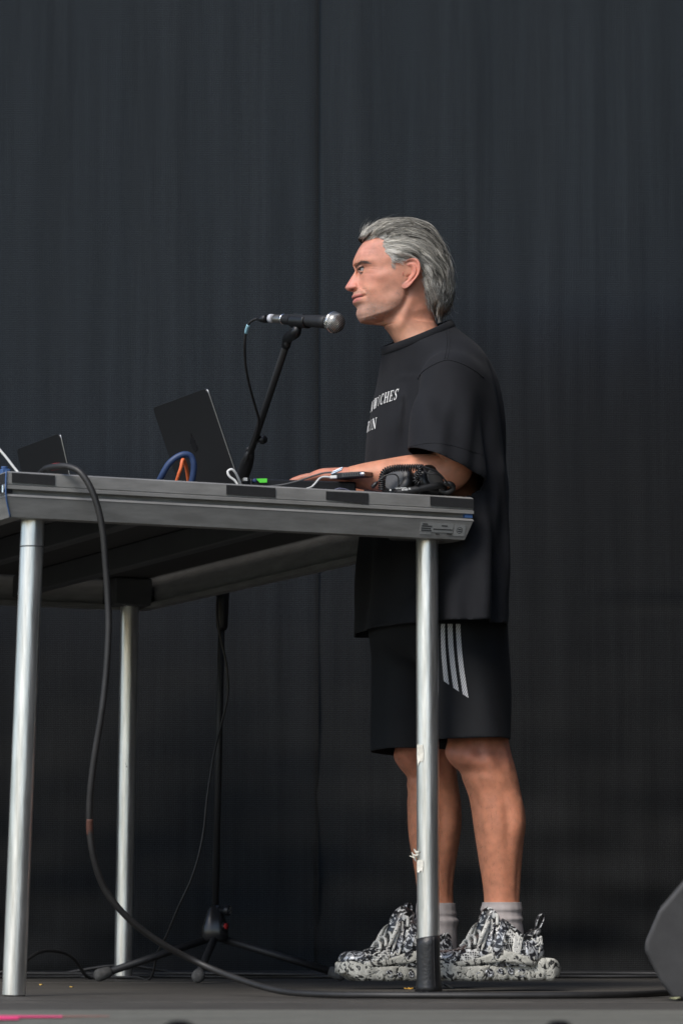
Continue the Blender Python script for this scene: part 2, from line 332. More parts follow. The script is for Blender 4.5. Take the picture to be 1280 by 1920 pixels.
g = G(); g.add(*box(tpt((u0 + u1) / 2, (v0 + v1) / 2, -0.0075), TU * ((u1 - u0) / 2 - 0.047), TV * ((v1 - v0) / 2 - 0.047), UP * 0.0065)); g.build('deck_board', M['plywood'], table, smooth=False)
for u in (0.30, 0.62):
    g = G(); g.add(*box(tpt(u, (v0 + v1) / 2, -0.043), TU * 0.017, TV * ((v1 - v0) / 2 - 0.031), UP * 0.028)); bevel(g.build('cross_beam', M['dark_metal'], table, smooth=False), 0.004, 2)
legs = [(0, 0), (LU, 0), (0, LV), (LU, LV)]
LR = 0.02425
for i, (u, v) in enumerate(legs):
    b = tpt(u, v); lean = 0.0
    prof_l = [(0.001, LR - 0.003), (0.003, LR), (0.30, LR), (0.60, LR), (TOPZ - 0.035, LR)]
    lean = (-0.028 if (u and not v) else -0.010 if v else 0.0)                # the loose legs splay a little
    lo = mesh('leg', *lathe(prof_l, (b[0] + lean, b[1], 0), np.array([-lean, 0, TOPZ - DH]), 40), M['alu'], table)
    md = lo.modifiers.new('edges', 'EDGE_SPLIT'); md.split_angle = R(50)
    g = G(); cu = 1 if u == 0 else -1; cv = 1 if v == 0 else -1
    g.add(*box(tpt(u + cu * 0.012, v + cv * 0.012, -0.052), TU * 0.052, TV * 0.050, UP * 0.036)); bevel(g.build('leg_socket', M['dark_metal'], table, smooth=False), 0.004, 2)
    if v == 0:
        g = G(); g.add(*lathe([(0, LR + 0.0006), (0.0025, LR + 0.0006)], (b[0] - 0.0015, b[1], TOPZ - DH - (0.055 if u else 0.9)), UP, 40)); g.build('joint_line', M['dark_metal'], lo) if u else None
# gaffer foot on the right front leg, wrapped a little unevenly
nn = 40; aa = np.linspace(0, 2 * np.pi, nn, endpoint=False)
def legring(z, r, wob=0): return np.array([LEGB[:2] + (r + wob * math.sin(3 * t + z * 40)) * np.array([math.cos(t), math.sin(t)]) for t in aa])
Rg = []
for k, (z, r) in enumerate([(0.002, LR + 0.006), (0.012, LR + 0.0035), (0.03, LR + 0.0018), (0.06, LR + 0.0014), (0.10, LR + 0.0012), (0.117, LR + 0.001), (0.1175, LR - 0.001)]):
    q = legring(z, r, 0.0008 if k < 3 else 0.0002); hz = np.full(nn, z) + (0.004 * np.cos(aa + 0.6) if z > 0.08 else 0); Rg.append(np.c_[q, hz])
tp = mesh('gaffer_wrap', *rings(np.array(Rg)), M['gloss_tape'], table)
ang0 = math.atan2(-1, 0.45)
ed = [np.array([LEGB[0] + (LR + 0.0024) * math.cos(ang0 + q), LEGB[1] + (LR + 0.0024) * math.sin(ang0 + q), z]) for z, q in ((0.118, 0), (0.06, .05), (0.004, 0.12))]
mesh('wrap_edge', *tube(ed, 0.0012, 6), M['gloss_tape'], tp)
# torn scraps of white tape on the same leg
def scrap(outline, name='tape_scrap', lift=0.0):
    V = []; F = []; n = len(outline)
    for lay in (0, 1):
        for (px, py) in outline:
            q = P(px, py, LEGB[1] - 0.01); dx = q[0] - LEGB[0]; rr = LR + (0.0006 if lay == 0 else 0.0018) + lift
            dx = max(-rr * 0.9995, min(rr * 0.9995, dx)); V.append((LEGB[0] + dx, LEGB[1] - math.sqrt(max(rr * rr - dx * dx, 0)), q[2]))
    F = [tuple(range(n - 1, -1, -1)), tuple(range(n, 2 * n))] + [(i, (i + 1) % n, (i + 1) % n + n, i + n) for i in range(n)]
    return mesh(name, V, F, M['white_tape'], table, smooth=False)
scrap([(781.5, 1396), (786, 1398), (792, 1397.5), (793.5, 1412), (793, 1427), (790, 1429.5), (787, 1428), (784.5, 1432), (782.5, 1437), (781.5, 1420)])
scrap([(781.5, 1614), (787, 1612.5), (793, 1614), (793, 1626), (791.5, 1636), (788, 1633), (785, 1637), (781.5, 1636)])
cr = G(); base = P(781, 1604, LEGB[1] - 0.006); rr = np.random.default_rng(3)
for k in range(7):
    c = base + rr.normal(0, 1, 3) * (0.0025, 0.002, 0.004) + np.array([-0.002, 0, 0]); a, b2, c2 = rr.normal(0, 0.0032, (3, 3)); cr.add(*box(c, a, b2, c2 * 0.25))
cr.build('tape_scrap', M['white_tape'], table, smooth=False)
# scuff on the back leg
bl = tpt(0, LV); sc = P(233, 1432, bl[1]); V = []
for lay in (0, 1):
    for (px, py) in [(222, 1423), (229, 1424), (236, 1431), (240, 1440), (232, 1438), (222, 1440)]:
        q = P(px, py, bl[1]); dx = max(-LR, min(LR, q[0] - bl[0])); r2 = LR + 0.0005 + 0.0008 * lay; V.append((bl[0] + dx, bl[1] - math.sqrt(max(r2 * r2 - dx * dx, 0)), q[2]))
mesh('tape_scrap', V, [(5, 4, 3, 2, 1, 0), tuple(range(6, 12))] + [(i, (i + 1) % 6, (i + 1) % 6 + 6, i + 6) for i in range(6)], M['rubber'], table, smooth=False)
# black hook-tape strips on the front rail, set by where they sit along it
def rail_u(px):
    for u in np.linspace(-0.2, 1.2, 2801):
        q = tpt(u, v0, -0.013); d = q - np.array([0, 0, CAMZ]); fw = d[1] * cp + d[2] * sp
        if 640 + FPX * d[0] / fw <= px: return u
    return 1.2
def rail_u_list(pxs): return [rail_u(p) for p in pxs]
for (xa, xb, t0, t1) in ((22, 103, 0, 0), (424, 516, 0, 0), (611, 690, 0.002, -0.006), (806, 887, 0, 0)):
    ua, ub = rail_u(xa), rail_u(xb)
    ol = [tpt(ua, v0 - 0.0006, -0.0035 - t0), tpt(ub, v0 - 0.0006, -0.0045 - t0 * 0), tpt(ub, v0 - 0.0006, -0.0245 + min(t1, 0) * 0.7), tpt(ua, v0 - 0.0006, -0.0235 - t1 * 0.1)]
    fix_normals(mesh('hook_tape', *prism(ol, -TV * 0.0014), M['black_tape'], table, smooth=False))
ol = [tpt(u1 + 0.0006, v0 + a, z) for a, z in ((0.006, -0.004), (0.09, -0.004), (0.09, -0.025), (0.006, -0.025))]
fix_normals(mesh('hook_tape', *prism(ol, -TU * 0.0014), M['black_tape'], table, smooth=False))
g = G(); g.add(*box(tpt(u1 + 0.003, v0 + 0.022, -0.037), TU * 0.004, TV * 0.016, UP * 0.009)); bevel(g.build('clamp', M['chrome'], table, smooth=False), 0.002)
# blue tape edge at the left front corner, blue scrap in the groove at the right
g = G(); mesh('corner_tape', *tube([tpt(u1 + 0.0015, v0 - 0.0015, 0), tpt(u1 + 0.0015, v0 - 0.0015, -0.05), tpt(u1 - 0.013, v0 + 0.013, -0.093)], 0.0017, 6, 14), M['blue'], table)
g = G(); g.add(*box(tpt(u0 + 0.010, v0 + 0.008, -0.0415), TU * 0.009, TV * 0.006, UP * 0.0038)); g.build('corner_plug', M['blue'], table, smooth=False)
g = G(); g.add(*box(tpt(u1 - 0.008, v0 + 0.009, -0.0415), TU * 0.006, TV * 0.006, UP * 0.0038)); g.build('corner_plug', M['black'], table, smooth=False)
# type plate on the lower face of the rail
def plate_pt(px, t):       # t 0 top .. 1 bottom of the sloping lower face
    return tpt(rail_u(px), v0 + 0.0005 + 0.0135 * t, -0.0535 - 0.039 * t)
nrm = -TV * 0.94 - UP * 0.33; nrm /= np.linalg.norm(nrm)
def plate(xa, xb, ta, tb, m, lift, name, parent):
    ol = [plate_pt(xa, ta), plate_pt(xb, ta), plate_pt(xb, tb), plate_pt(xa, tb)]
    return fix_normals(mesh(name, *prism([q + nrm * lift for q in ol], nrm * 0.0005), m, parent, smooth=False))
lb = plate(790, 851, 0.16, 0.66, M['label'], 0.0006, 'type_plate', table); plate(790, 811, 0.68, 0.80, M['label'], 0.0006, 'type_plate', table)
for (xa, xb, ta) in ((793, 803, .22), (829, 840, .27), (792, 811, .33), (791.5, 809, .45), (814, 850, .47), (792, 811, .56), (820, 827, .73), (841, 850, .70)):
    plate(xa, xb, ta, ta + 0.05, M['ink'], 0.0013, 'print_line', lb)
lb2 = plate(853, 874, 0.20, 0.80, M['label'], 0.0006, 'maker_plate', table)
cpt = (plate_pt(863.5, 0.5) + nrm * 0.0013); e1 = TU; e2 = np.cross(nrm, TU); g = G()
ca = np.linspace(0, 2 * np.pi, 28, endpoint=False); Rg = np.array([[cpt + rr_ * (math.cos(t) * e1 + math.sin(t) * e2) for t in ca] for rr_ in (0.0062, 0.0072)]); g.add(*rings(Rg, cap=False)); g.build('round_emblem', M['ink'], lb2)
for dz in (-0.0022, 0.0022):
    g = G(); g.add(*box(cpt + e2 * dz, e1 * 0.0042, e2 * 0.0008, nrm * 0.0003)); g.build('print_line', M['ink'], lb2, smooth=False)

# ------------------------------------------------------------------ laptops
def laptop(px, py_top, Yn, w, h, lean, label, keys=True):
    """near bottom corner of the lid stands on the table at ray px, distance Yn"""
    b = P(px, 900, Yn); b[2] = TOPZ + 0.0015
    root = thing('laptop', b, label, 'laptop', 'laptops on the deck')
    th = 0.0155
    inn = TU                                                         # base reaches towards the man
    g = G(); c = b + TV * (w / 2) + inn * (h / 2 + 0.004) + UP * th / 2; g.add(*box(c, inn * h / 2, TV * w / 2, UP * th / 2)); bevel(g.build('base', M['laptop'], root, smooth=False), 0.004, 3)
    if keys:
        kb = G(); kb.add(*box(c + UP * (th / 2 + 0.0006) - inn * h * 0.08, inn * h * 0.22, TV * w * 0.42, UP * 0.0006)); kb.build('keyboard', M['black'], root, smooth=False)
    dirv = UP * math.cos(lean) - inn * math.sin(lean); nv = np.cross(TV, dirv); lt = 0.0035
    o = b + UP * (th - 0.002); rad = 0.011; ol = []
    for (cu, cv, s0) in ((rad, rad * 0 + 0.002, None), (w - rad, 0.002, None), (w - rad, h - rad, 0), (rad, h - rad, 90)):
        if s0 is None: ol.append((0.0 if cu == rad else w, 0.002))
        else:
            for q in np.linspace(0, 90, 7): ol.append((cu + rad * math.cos(R(s0 + q)), cv + rad * math.sin(R(s0 + q))))
    lid = fix_normals(mesh('lid', *prism([o + TV * x + dirv * y + nv * lt for x, y in ol], -nv * 2 * lt), M['laptop'], root, smooth=False)); bevel(lid, 0.0008, 2, 40)
    sg = G(); sg.add(*box(o + TV * w / 2 + dirv * h / 2 + inn * (lt + 0.0006), TV * (w / 2 - 0.008), dirv * (h / 2 - 0.010), nv * 0.0004)); sg.build('screen', M['black'], lid, smooth=False)
    mesh('bright_rim', *tube([o + dirv * 0.004 - TV * 0.0003, o + dirv * (h * 0.5) - TV * 0.0003, o + dirv * (h - rad) - TV * 0.0003, o + dirv * (h - 0.0035) + TV * 0.0035], 0.0013, 6, 24), M['laptop_edge'], lid)
    # emblem in the middle of the lid back: rounded fruit outline with a bite and a leaf
    eo = o + TV * w * 0.5 + dirv * h * 0.52; back = -inn * math.cos(lean) - UP * math.sin(lean); back /= np.linalg.norm(back)
    s = h * 0.072; pts = []
    for t in np.linspace(0, 2 * np.pi, 48, endpoint=False):
        x = math.cos(t) * 1.0; y = math.sin(t) * 1.08
        if y > 0: y -= 0.22 * math.exp(-(x / 0.28) ** 2)
        else: y += 0.14 * math.exp(-(x / 0.25) ** 2); x *= 1 - 0.12 * abs(y)
        dx, dy = x - 1.15, y - 0.15; d = math.hypot(dx, dy)
        if d < 0.48: x, y = 1.15 + dx / d * 0.48, 0.15 + dy / d * 0.48
        pts.append(eo - TV * x * s + dirv * y * s + back * (lt + 0.0003))
    fix_normals(mesh('emblem', *prism(pts, back * 0.0005), M['logo'], lid, smooth=False))
    lf = [eo - TV * (x * s) + dirv * (y * s) + back * (lt + 0.0003) for x, y in ((0.0, 1.02), (0.05, 1.35), (0.35, 1.62), (0.32, 1.28))]
    fix_normals(mesh('emblem_leaf', *prism(lf, back * 0.0005), M['logo'], lid, smooth=False))
    return root
laptop(450, 728, 7.295, 0.312, 0.222, R(20.5), 'large dark grey laptop with open lid beside the microphone stand')
laptop(150, 820, 7.93, 0.30, 0.208, R(14), 'small dark laptop at the far left, only its lid top showing over the rail')

# ------------------------------------------------------------------ cables and small things on the table
def cable(name, pts, r, m, label, cat='cable', res=None, n=10, group=None):
    return tag(mesh(name, *tube(pts, r, n, res), m), label, cat, group)
TS = TOPZ + 0.002
def on_top(px, Y, h=0.0): q = P(px, 900, Y); q[2] = TS + h; return q
def W(l): return [P(*a) for a in l]
navy = cable('navy_cable', [on_top(292, 7.30, 0.0075)] + W([(303, 893, 7.27), (318, 868, 7.26), (340, 853, 7.26), (357, 855, 7.265), (363.5, 876, 7.27)]) + [on_top(357, 7.29, .0075), on_top(352, 7.34, .0075)], 0.0068, M['navy'], 'thick navy blue cable looping up in front of the large laptop', res=60, n=14)
cable('orange_cable', [on_top(325, 7.36, .004)] + W([(334, 893, 7.335), (339, 878, 7.33), (343, 862, 7.335)]) + [P(350, 880, 7.36), on_top(356, 7.4, .004)], 0.0040, M['orange'], 'thin orange cable inside the navy cable loop', res=40)
cable('white_cable', [on_top(448, 7.24, .003)] + W([(441, 902, 7.238), (430, 893, 7.235), (427, 884, 7.235), (434, 880, 7.235), (441, 886, 7.24), (447, 897, 7.25)]) + [on_top(455, 7.27, .003)], 0.0026, M['white'], 'white cable loop at the foot of the large laptop', res=50)
cable('white_cable', W([(-30, 806, 7.06), (-8, 834, 7.06), (12, 858, 7.06), (30, 881, 7.06)]) + [on_top(40, 7.06, .004), on_top(60, 7.10, .004)], 0.0027, M['white'], 'white cable slanting down at the left edge of the photo', res=40)
bx = on_top(8, 7.10, 0); g = G(); g.add(*box(bx + UP * 0.012, TU * 0.010, TV * 0.012, UP * 0.0115)); 
t = thing('blue_clip', bx, 'small bright blue clip at the left corner of the deck', 'clip'); bevel(g.build('body', M['blue'], t, smooth=False), 0.003)
g = G(); g.add(*lathe([(0, .006), (0.004, 0.007), (0.006, 0.007)], bx + UP * 0.0225, UP, 16)); g.build('cap', M['blue'], t)

# thick black cable from the table over the front rail to the floor
pts = [on_top(60, 7.5, .007), on_top(66, 7.2, .008)] + W([(84, 880, 7.02), (105, 874.5, 6.985), (128, 875, 6.965), (150, 885, 6.95), (168, 911, 6.945), (183, 950, 6.945), (193, 1000, 6.95), (198, 1060, 6.955), (202, 1120, 6.96), (203.5, 1180, 6.96), (199, 1260, 6.96), (190, 1340, 6.96), (177, 1420, 6.97), (169, 1490, 6.98), (168, 1550, 6.99), (176, 1610, 7.0), (198, 1670, 7.02), (240, 1722, 7.04), (300, 1768, 7.07), (372, 1806, 7.10), (440, 1834, 7.04)])
def floorpt(px, Y, h): q = P(px, 1860, Y); q[2] = h; return q
pts += [floorpt(520, 6.93, 0.014), floorpt(600, 6.82, 0.0085), floorpt(720, 6.74, 0.0085), floorpt(860, 6.71, 0.0085), floorpt(1000, 6.71, 0.0085), floorpt(1120, 6.74, 0.0085), floorpt(1200, 6.82, 0.0085), floorpt(1255, 6.98, 0.0085), floorpt(1310, 7.12, 0.0085), floorpt(1500, 7.2, 0.0085)]
thick = cable('thick_cable', pts, 0.0068, M['cable'], 'thick black cable hanging over the front rail and running along the floor', res=240, n=12)
def ring_on(parent, pts, r, m, name): return mesh(name, *tube(pts, r, 12, 10), m, parent)
ring_on(thick, W([(96, 876.2, 7.0), (102, 874.8, 6.99), (111, 874, 6.98)]), 0.0071, M['red'], 'red_mark')
ring_on(thick, W([(168.2, 1536, 6.987), (168, 1550, 6.99), (169, 1566, 6.993)]), 0.0071, mat('worn_orange_mark', (0.085, 0.032, 0.02), 0.7), 'orange_mark')

# flat black controller under the hands, with a green tape tab and plugs
YB = 7.36
def boxpx(xa, xb, Ya, Yb, z0, z1, skew=0.0):
    pass
cb = on_top(565, 7.44); root = thing('control_surface', cb, 'flat black control surface under the man\'s hand, green tape tab on its corner', 'controller')
cl, cr_ = on_top(468, 7.345), on_top(668, 7.40)
d = cr_ - cl; L = np.linalg.norm(d); d /= L; pd = np.array([-d[1], d[0], 0])
g = G(); g.add(*box((cl + cr_) / 2 + pd * 0.07 + UP * 0.019, d * L / 2, pd * 0.07, UP * 0.0165)); bevel(g.build('case', M['black'], root, smooth=False), 0.004, 3)
for k in range(4):
    q = cl + d * (0.03 + 0.045 * k) + pd * 0.10 + UP * 0.0365; g = G(); g.add(*lathe([(0, .006), (0.009, .0055), (0.010, .004)], q, UP, 16)); g.build('knob', M['black'], root)
for (sx, sy) in ((0.08, 0.1), (0.92, 0.1), (0.08, 0.9), (0.92, 0.9)):
    g = G(); g.add(*lathe([(0, .006), (0.0024, .006)], cl + d * L * sx + pd * 0.14 * sy, UP, 12)); g.build('foot', M['black'], root)
gp = [P(479.5, 897.5, 7.338), P(500.5, 897, 7.343), P(500.5, 904.5, 7.343), P(487, 905, 7.340), P(483, 901, 7.339)]
fix_normals(mesh('green_tab', *prism(gp, (0.0, 0.004, 0.0)), M['green'], root, smooth=False))
q = P(459, 899.5, 7.34); g = G(); g.add(*box(q, d * 0.0042, pd * 0.008, UP * 0.0036)); bevel(g.build('plug', M['white'], root, smooth=False), 0.001)
q = P(476, 902, 7.335); g = G(); g.add(*lathe([(0, .0045), (0.012, .0045), (.013, .003)], q, -pd, 14)); g.build('jack', M['navy'], root)

# slim hub lying tilted over the controller, silver plugs and two leads
hb = P(655, 893, 7.41); root = thing('usb_hub', hb, 'slim black hub with silver plugs lying across the control surface', 'hub')
a, b = P(628, 890, 7.36), P(684, 888, 7.36); ol = [P(617, 886, 7.355), P(681, 883.5, 7.36), P(705, 886, 7.44), P(705, 893.5, 7.44), P(681, 899, 7.36), P(648, 905, 7.358), P(617, 904, 7.355)]
ol = [P(620, 887, 7.345), P(681, 883.5, 7.345), P(681, 893, 7.345), P(620, 898, 7.345)]
hd = fix_normals(mesh('case', *prism(ol, P(705, 886, 7.43) - P(681, 883.5, 7.345)), M['black'], root, smooth=False)); bevel(hd, 0.0015, 2)
g = G(); ol = [P(641, 887.2, 7.3435), P(672, 885.6, 7.3435), P(672, 891.8, 7.3435), P(641, 894, 7.3435)]; fix_normals(mesh('port_strip', *prism(ol, (0, 0.0008, 0)), M['dark_metal'], root, smooth=False))
for k in range(6):
    q = P(645 + 4.6 * k, 890.2 - 0.35 * k, 7.3427); g = G(); g.add(*box(q, (0.0012, 0, 0), (0, .0004, 0), (0, 0, .0022))); g.build('port', M['black'], root, smooth=False)
g = G(); g.add(*lathe([(0, .0022), (.002, .0036), (.010, .0036), (.012, 0.0026)], P(674, 888.3, 7.345), (0.9, -0.3, 0), 14)); g.build('pin', M['chrome'], root)
for (px, py, a0, L2) in ((631, 884.5, 0.42, 0.0125), (633, 881, 0.42, 0.012)):
    q = P(px, py, 7.35); dd = np.array([math.cos(a0), 0.1, math.sin(a0)]); n2 = np.array([-math.sin(a0), 0, math.cos(a0)])
    g = G(); g.add(*box(q, dd * L2, (0, .005, 0), n2 * 0.0015)); bevel(g.build('plug', M['chrome'], root, smooth=False), 0.0006)
q = P(625, 894.5, 7.343); g = G(); g.add(*box(q, (.0075, .0, .0004), (0, .004, 0), (0, 0, .0032))); bevel(g.build('plug', M['white'], root, smooth=False), 0.0012)
cable('white_lead', W([(618, 894.5, 7.341), (607, 894, 7.338), (599, 897, 7.33), (592, 905, 7.31), (584, 913, 7.29)]) + [on_top(574, 7.27, .003)], 0.0021, M['white'], 'short white lead plugged into the slim hub', res=36)
cable('grey_lead', W([(622, 885.5, 7.35), (606, 887, 7.345), (585, 893, 7.335), (560, 901.5, 7.325), (535, 908, 7.315), (515, 911, 7.31), (490, 914, 7.3)]) + [on_top(470, 7.29, .003)], 0.0021, M['cable_grey'], 'dark grey lead running from the slim hub along the controller front', res=40)

# sheet of paper with a curled corner on the right end of the table
pa = []; nu, nv_ = 24, 6
for i in range(nu):
    px = 628 + (826 - 628) * i / (nu - 1)
    for j in range(nv_):
        Yb = 7.318 + 0.125 * (px - 628) / 198 + 0.16 * j / (nv_ - 1); cl2 = 0.010 * math.exp(-((px - 640) / 20) ** 2) * (1 - j / 5) + 0.009 * math.exp(-((px - 812) / 16) ** 2) * (1 - j / 5)
        q = on_top(px, Yb, 0.0015 + 0.0005 * math.sin(px * .05) + cl2); pa.append(q)
Fp = [(i * nv_ + j, (i + 1) * nv_ + j, (i + 1) * nv_ + j + 1, i * nv_ + j + 1) for i in range(nu - 1) for j in range(nv_ - 1)]
pp = mesh('paper_sheet', pa, Fp, M['paper']); md = pp.modifiers.new('t', 'SOLIDIFY'); md.thickness = 0.0006; md.offset = 1
tag(pp, 'pale sheet of paper with curled edge under the headphones', 'paper')

# headphones with coiled lead
hp = on_top(765, 7.3776); root = thing('headphones', hp, 'black headphones with a coiled lead lying at the right end of the deck', 'headphones')
def cup(px, py, Y, ax, r, name='ear_cup'):
    c = P(px, py, Y); g = G(); g.add(*lathe([(-0.012, r * 0.55), (-0.010, r * 0.9), (-0.004, r), (0.006, r), (0.012, r * 0.93), (0.016, r * 0.75), (0.0165, r * 0.3)], c, ax, 40)); o = g.build(name, M['black'], root)
    g = G(); g.add(*lathe([(-0.028, r * 0.5), (-0.030, r * 0.72), (-0.024, r * 0.95), (-0.014, r * 0.95)], c, ax, 40)); g.build('ear_pad', M['matte_black'], o)
    g = G(); g.add(*lathe([(0.0166, r * 0.62), (0.0172, r * 0.62), (0.0176, r * .56)], c, ax, 36)); g.build('cup_ring', M['dark_metal'], o); return o
cup(746, 905, 7.3962, (-0.55, -0.75, 0.32), 0.040); cup(806, 902, 7.3962, (0.62, -0.72, 0.25), 0.036)
band = [P(738, 926, 7.3651), P(745, 921.5, 7.3496), P(770, 919, 7.3465), P(800, 914, 7.3527), P(826, 910, 7.3682), P(838, 914, 7.3962)]
C = catmull(band, 40); g = G(); Rg = np.array([[q + np.array([0, a, 0]) + UP * b for a, b in ((0, -.006), (0.004, -.007), (0.005, .006), (0, .0072), (-.0015, 0))] for q in C]); hbnd = fix_normals(mesh('headband', *rings(Rg), M['matte_black'], root))
for (xa, xb, py, hh) in ((730, 733.5, 918.2, 1.6), (741, 762, 915.6, 0.9), (753, 765, 918.6, 1.7), (766, 770, 917.8, 1.5)):
    nseg = max(2, int((xb - xa) / 2.2))
    for k in range(nseg):
        px = xa + (xb - xa) * (k + 0.3) / nseg; q = P(px, py - (px - 741) * 0.05, 7.3450); g = G(); g.add(*box(q, (0.0007, 0, 0), (0, .0004, 0), (0, 0, hh * 0.00115))); g.build('print_mark', M['white'], hbnd, smooth=False)
mesh('yoke', *tube(W([(832, 906, 7.3776), (845, 908, 7.3776), (849, 915, 7.3838), (838, 923, 7.3899), (822, 920, 7.3899)]), 0.006, 10, 30), M['black'], root)
def coil(path, turns, r, wr, name='coiled_lead'):
    n = turns * 14; C = catmull(path, n); T, N, B = frames(C); a = np.linspace(0, turns * 2 * np.pi, n)
    H = C + r * (np.cos(a)[:, None] * N + np.sin(a)[:, None] * B); return mesh(name, *tube(H, wr, 7, n), M['black'], root)
coil(W([(716, 918, 7.3559), (716, 900, 7.3527), (722, 884, 7.3515), (740, 878, 7.3503), (765, 877, 7.3503), (786, 877, 7.3515), (792, 878, 7.3527)]), 27, 0.0068, 0.0017)
coil(W([(786, 876, 7.3465), (788, 884, 7.3447), (782, 894, 7.3447), (778, 900, 7.3465), (786, 908, 7.3496)]), 10, 0.0055, 0.0016)
mesh('lead', *tube(W([(790, 874, 7.3496), (806, 879, 7.3496), (822, 887, 7.3527), (834, 900, 7.3559), (842, 912, 7.3651)]), 0.0019, 7, 30), M['black'], root)
mesh('lead', *tube(W([(792, 879, 7.3496), (804, 889, 7.3478), (815, 888, 7.3484), (826, 893, 7.3515), (831, 905, 7.3590)]), 0.0017, 7, 30), M['black'], root)
mesh('lead', *tube(W([(698, 916, 7.3465), (706, 905, 7.3465), (722, 892, 7.3453), (738, 889, 7.3453), (746, 895, 7.3465), (747, 912, 7.3496)]), 0.0016, 7, 40), M['black'], root)
g = G(); g.add(*lathe([(0, .0015), (.006, .0042), (.016, .0046), (.018, .003)], P(708, 903, 7.3465), P(694, 917, 7.3478) - P(708, 903, 7.3465), 14)); g.build('jack', M['black'], root)

# ------------------------------------------------------------------ microphone, stand, cable
YS = 8.74; SB = P(403, 1760, YS); SB[2] = 0
ms = thing('microphone_stand', SB, 'black tripod microphone stand with tilted boom behind the deck', 'microphone stand')
jt = P(419, 1000, YS); 
mesh('pole', *tube([P(403, 1735, YS), P(419, 1005, YS)], 0.0088, 20), M['matte_black'], ms)
pdir = (P(419, 1005, YS) - P(403, 1735, YS)); pdir /= np.linalg.norm(pdir)
g = G(); g.add(*lathe([(0, .011), (.008, .0145), (.05, .0165), (.16, .0175), (.165, .015)], P(416, 1182, YS), pdir, 24)); g.build('height_clutch', M['black'], ms)
g = G(); g.add(*lathe([(0, .012), (.002, .020), (.03, .020), (.034, .014)], P(419, 1012, YS), pdir, 24)); g.build('boom_joint', M['black'], ms)
MTIP = P(540, 636, 7.92); bd = MTIP - jt; bl_ = np.linalg.norm(bd); bd /= bl_
bpos = lambda t: jt + bd * bl_ * t
mesh('boom', *tube([bpos(0.0), bpos(1.0)], 0.0085, 18), M['matte_black'], ms)
g = G(); g.add(*lathe([(0, .013), (.02, .0165), (.20, .0165), (.235, .0135), (.26, .0095)], bpos(0.16), bd, 24)); g.build('boom_clutch', M['matte_black'], ms)
kq = P(486, 825, 8.32); g = G(); g.add(*lathe([(-0.018, .006), (0.002, .0065), (.004, .0105), (.012, .0115), (.018, .009)], kq, (0.8, -0.5, 0.05), 18)); g.build('boom_knob', M['black'], ms)
mesh('counter_rod', *tube(W([(447, 893, 8.47), (457, 866, 8.42), (466, 840, 8.37)]), 0.0045, 10), M['matte_black'], ms)
# tripod base
hub = []
for z, w, dsh in ((0.100, 0.030, .0), (0.108, 0.034, 0), (0.135, 0.033, 0), (0.165, 0.024, 0), (0.185, 0.015, 0), (0.192, 0.012, 0)):
    hub.append([np.array([SB[0] + w * math.copysign(abs(math.cos(t)) ** 0.7, math.cos(t)), SB[1] + w * math.copysign(abs(math.sin(t)) ** 0.7, math.sin(t)), z]) for t in np.linspace(0, 2 * np.pi, 36, endpoint=False)])
hubo = mesh('hub', *rings(np.array(hub)), mat('glossy_black_casting', (0.012, 0.012, 0.013), 0.25), ms)
eq = SB + np.array([0.026, -0.026, 0.138]); ev = np.array([0.7, -0.7, 0.12])
g = G(); g.add(*lathe([(0, .0115), (.003, .0115), (.0035, .0095)], eq, ev, 24)); g.build('round_emblem', M['black'], hubo)
g = G(); g.add(*lathe([(0.0036, .0082), (.0044, .0082)], eq, ev, 6)); g.build('red_mark', M['red'], hubo)
kq = SB + np.array([0.012, -0.010, 0.178]); g = G(); g.add(*lathe([(0, .007), (.014, .007), (.015, .0135), (.028, .0135), (.030, .011)], kq, (0.9, -0.42, 0), 20)); kn = g.build('locking_knob', M['black'], ms)
kd = np.array([0.9, -0.42, 0]); kd /= np.linalg.norm(kd)
for q in range(3):
    g = G(); a = q * math.pi / 3; e1 = np.cross(kd, UP); g.add(*box(kq + kd * 0.0312, (e1 * math.cos(a) + UP * math.sin(a)) * 0.009, (-e1 * math.sin(a) + UP * math.cos(a)) * 0.001, kd * 0.0012)); g.build('knob_rib', M['rubber'], kn, smooth=False)
for (px, Y) in ((192, 8.62), (372, 8.42), (632, 8.72)):
    f = floorpt(px, Y, 0.020); a = SB + np.array([0, 0, 0.112]); dirl = f - a; dirl /= np.linalg.norm(dirl); s0 = a + dirl * 0.018
    lg = mesh('tripod_leg', *tube([s0, f], 0.0094, 16), M['matte_black'], ms)
    g = G(); g.add(*lathe([(-0.022, .011), (-0.020, .0125), (-0.004, .0155), (0.008, .0165), (.016, .0145), (.021, .008)], f, dirl, 20)); g.build('rubber_foot', M['rubber'], lg)

# microphone: lies almost level, head towards the man
mh, mt = P(632, 604.5, 7.70), P(505, 596.5, 7.90); md_ = mh - mt; ML = np.linalg.norm(md_); md_ /= ML
mic = thing('microphone', (mh + mt) / 2, 'black handheld microphone with silver ball grille in front of the man\'s mouth', 'microphone')
kx = ML / 127.0
g = G(); g.add(*lathe([(26 * kx, .0115), (27 * kx, .0122), (60 * kx, .0130), (100 * kx, .0150), (109 * kx, .0160), (110 * kx, .0125)], mt, md_, 40)); g.build('handle', M['matte_black'], mic)
g = G(); g.add(*lathe([(10 * kx, .0094), (11 * kx, .0098), (25 * kx, .0100), (26 * kx, .0096)], mt, md_, 32)); g.build('connector_shell', mat('nickel', (0.35, 0.33, 0.30), 0.35, 0.9), mic)
g = G(); g.add(*lathe([(25.5 * kx, .0126), (27 * kx, .0130), (28.5 * kx, .0126)], mt, md_, 32)); g.build('end_ring', M['chrome'], mic)
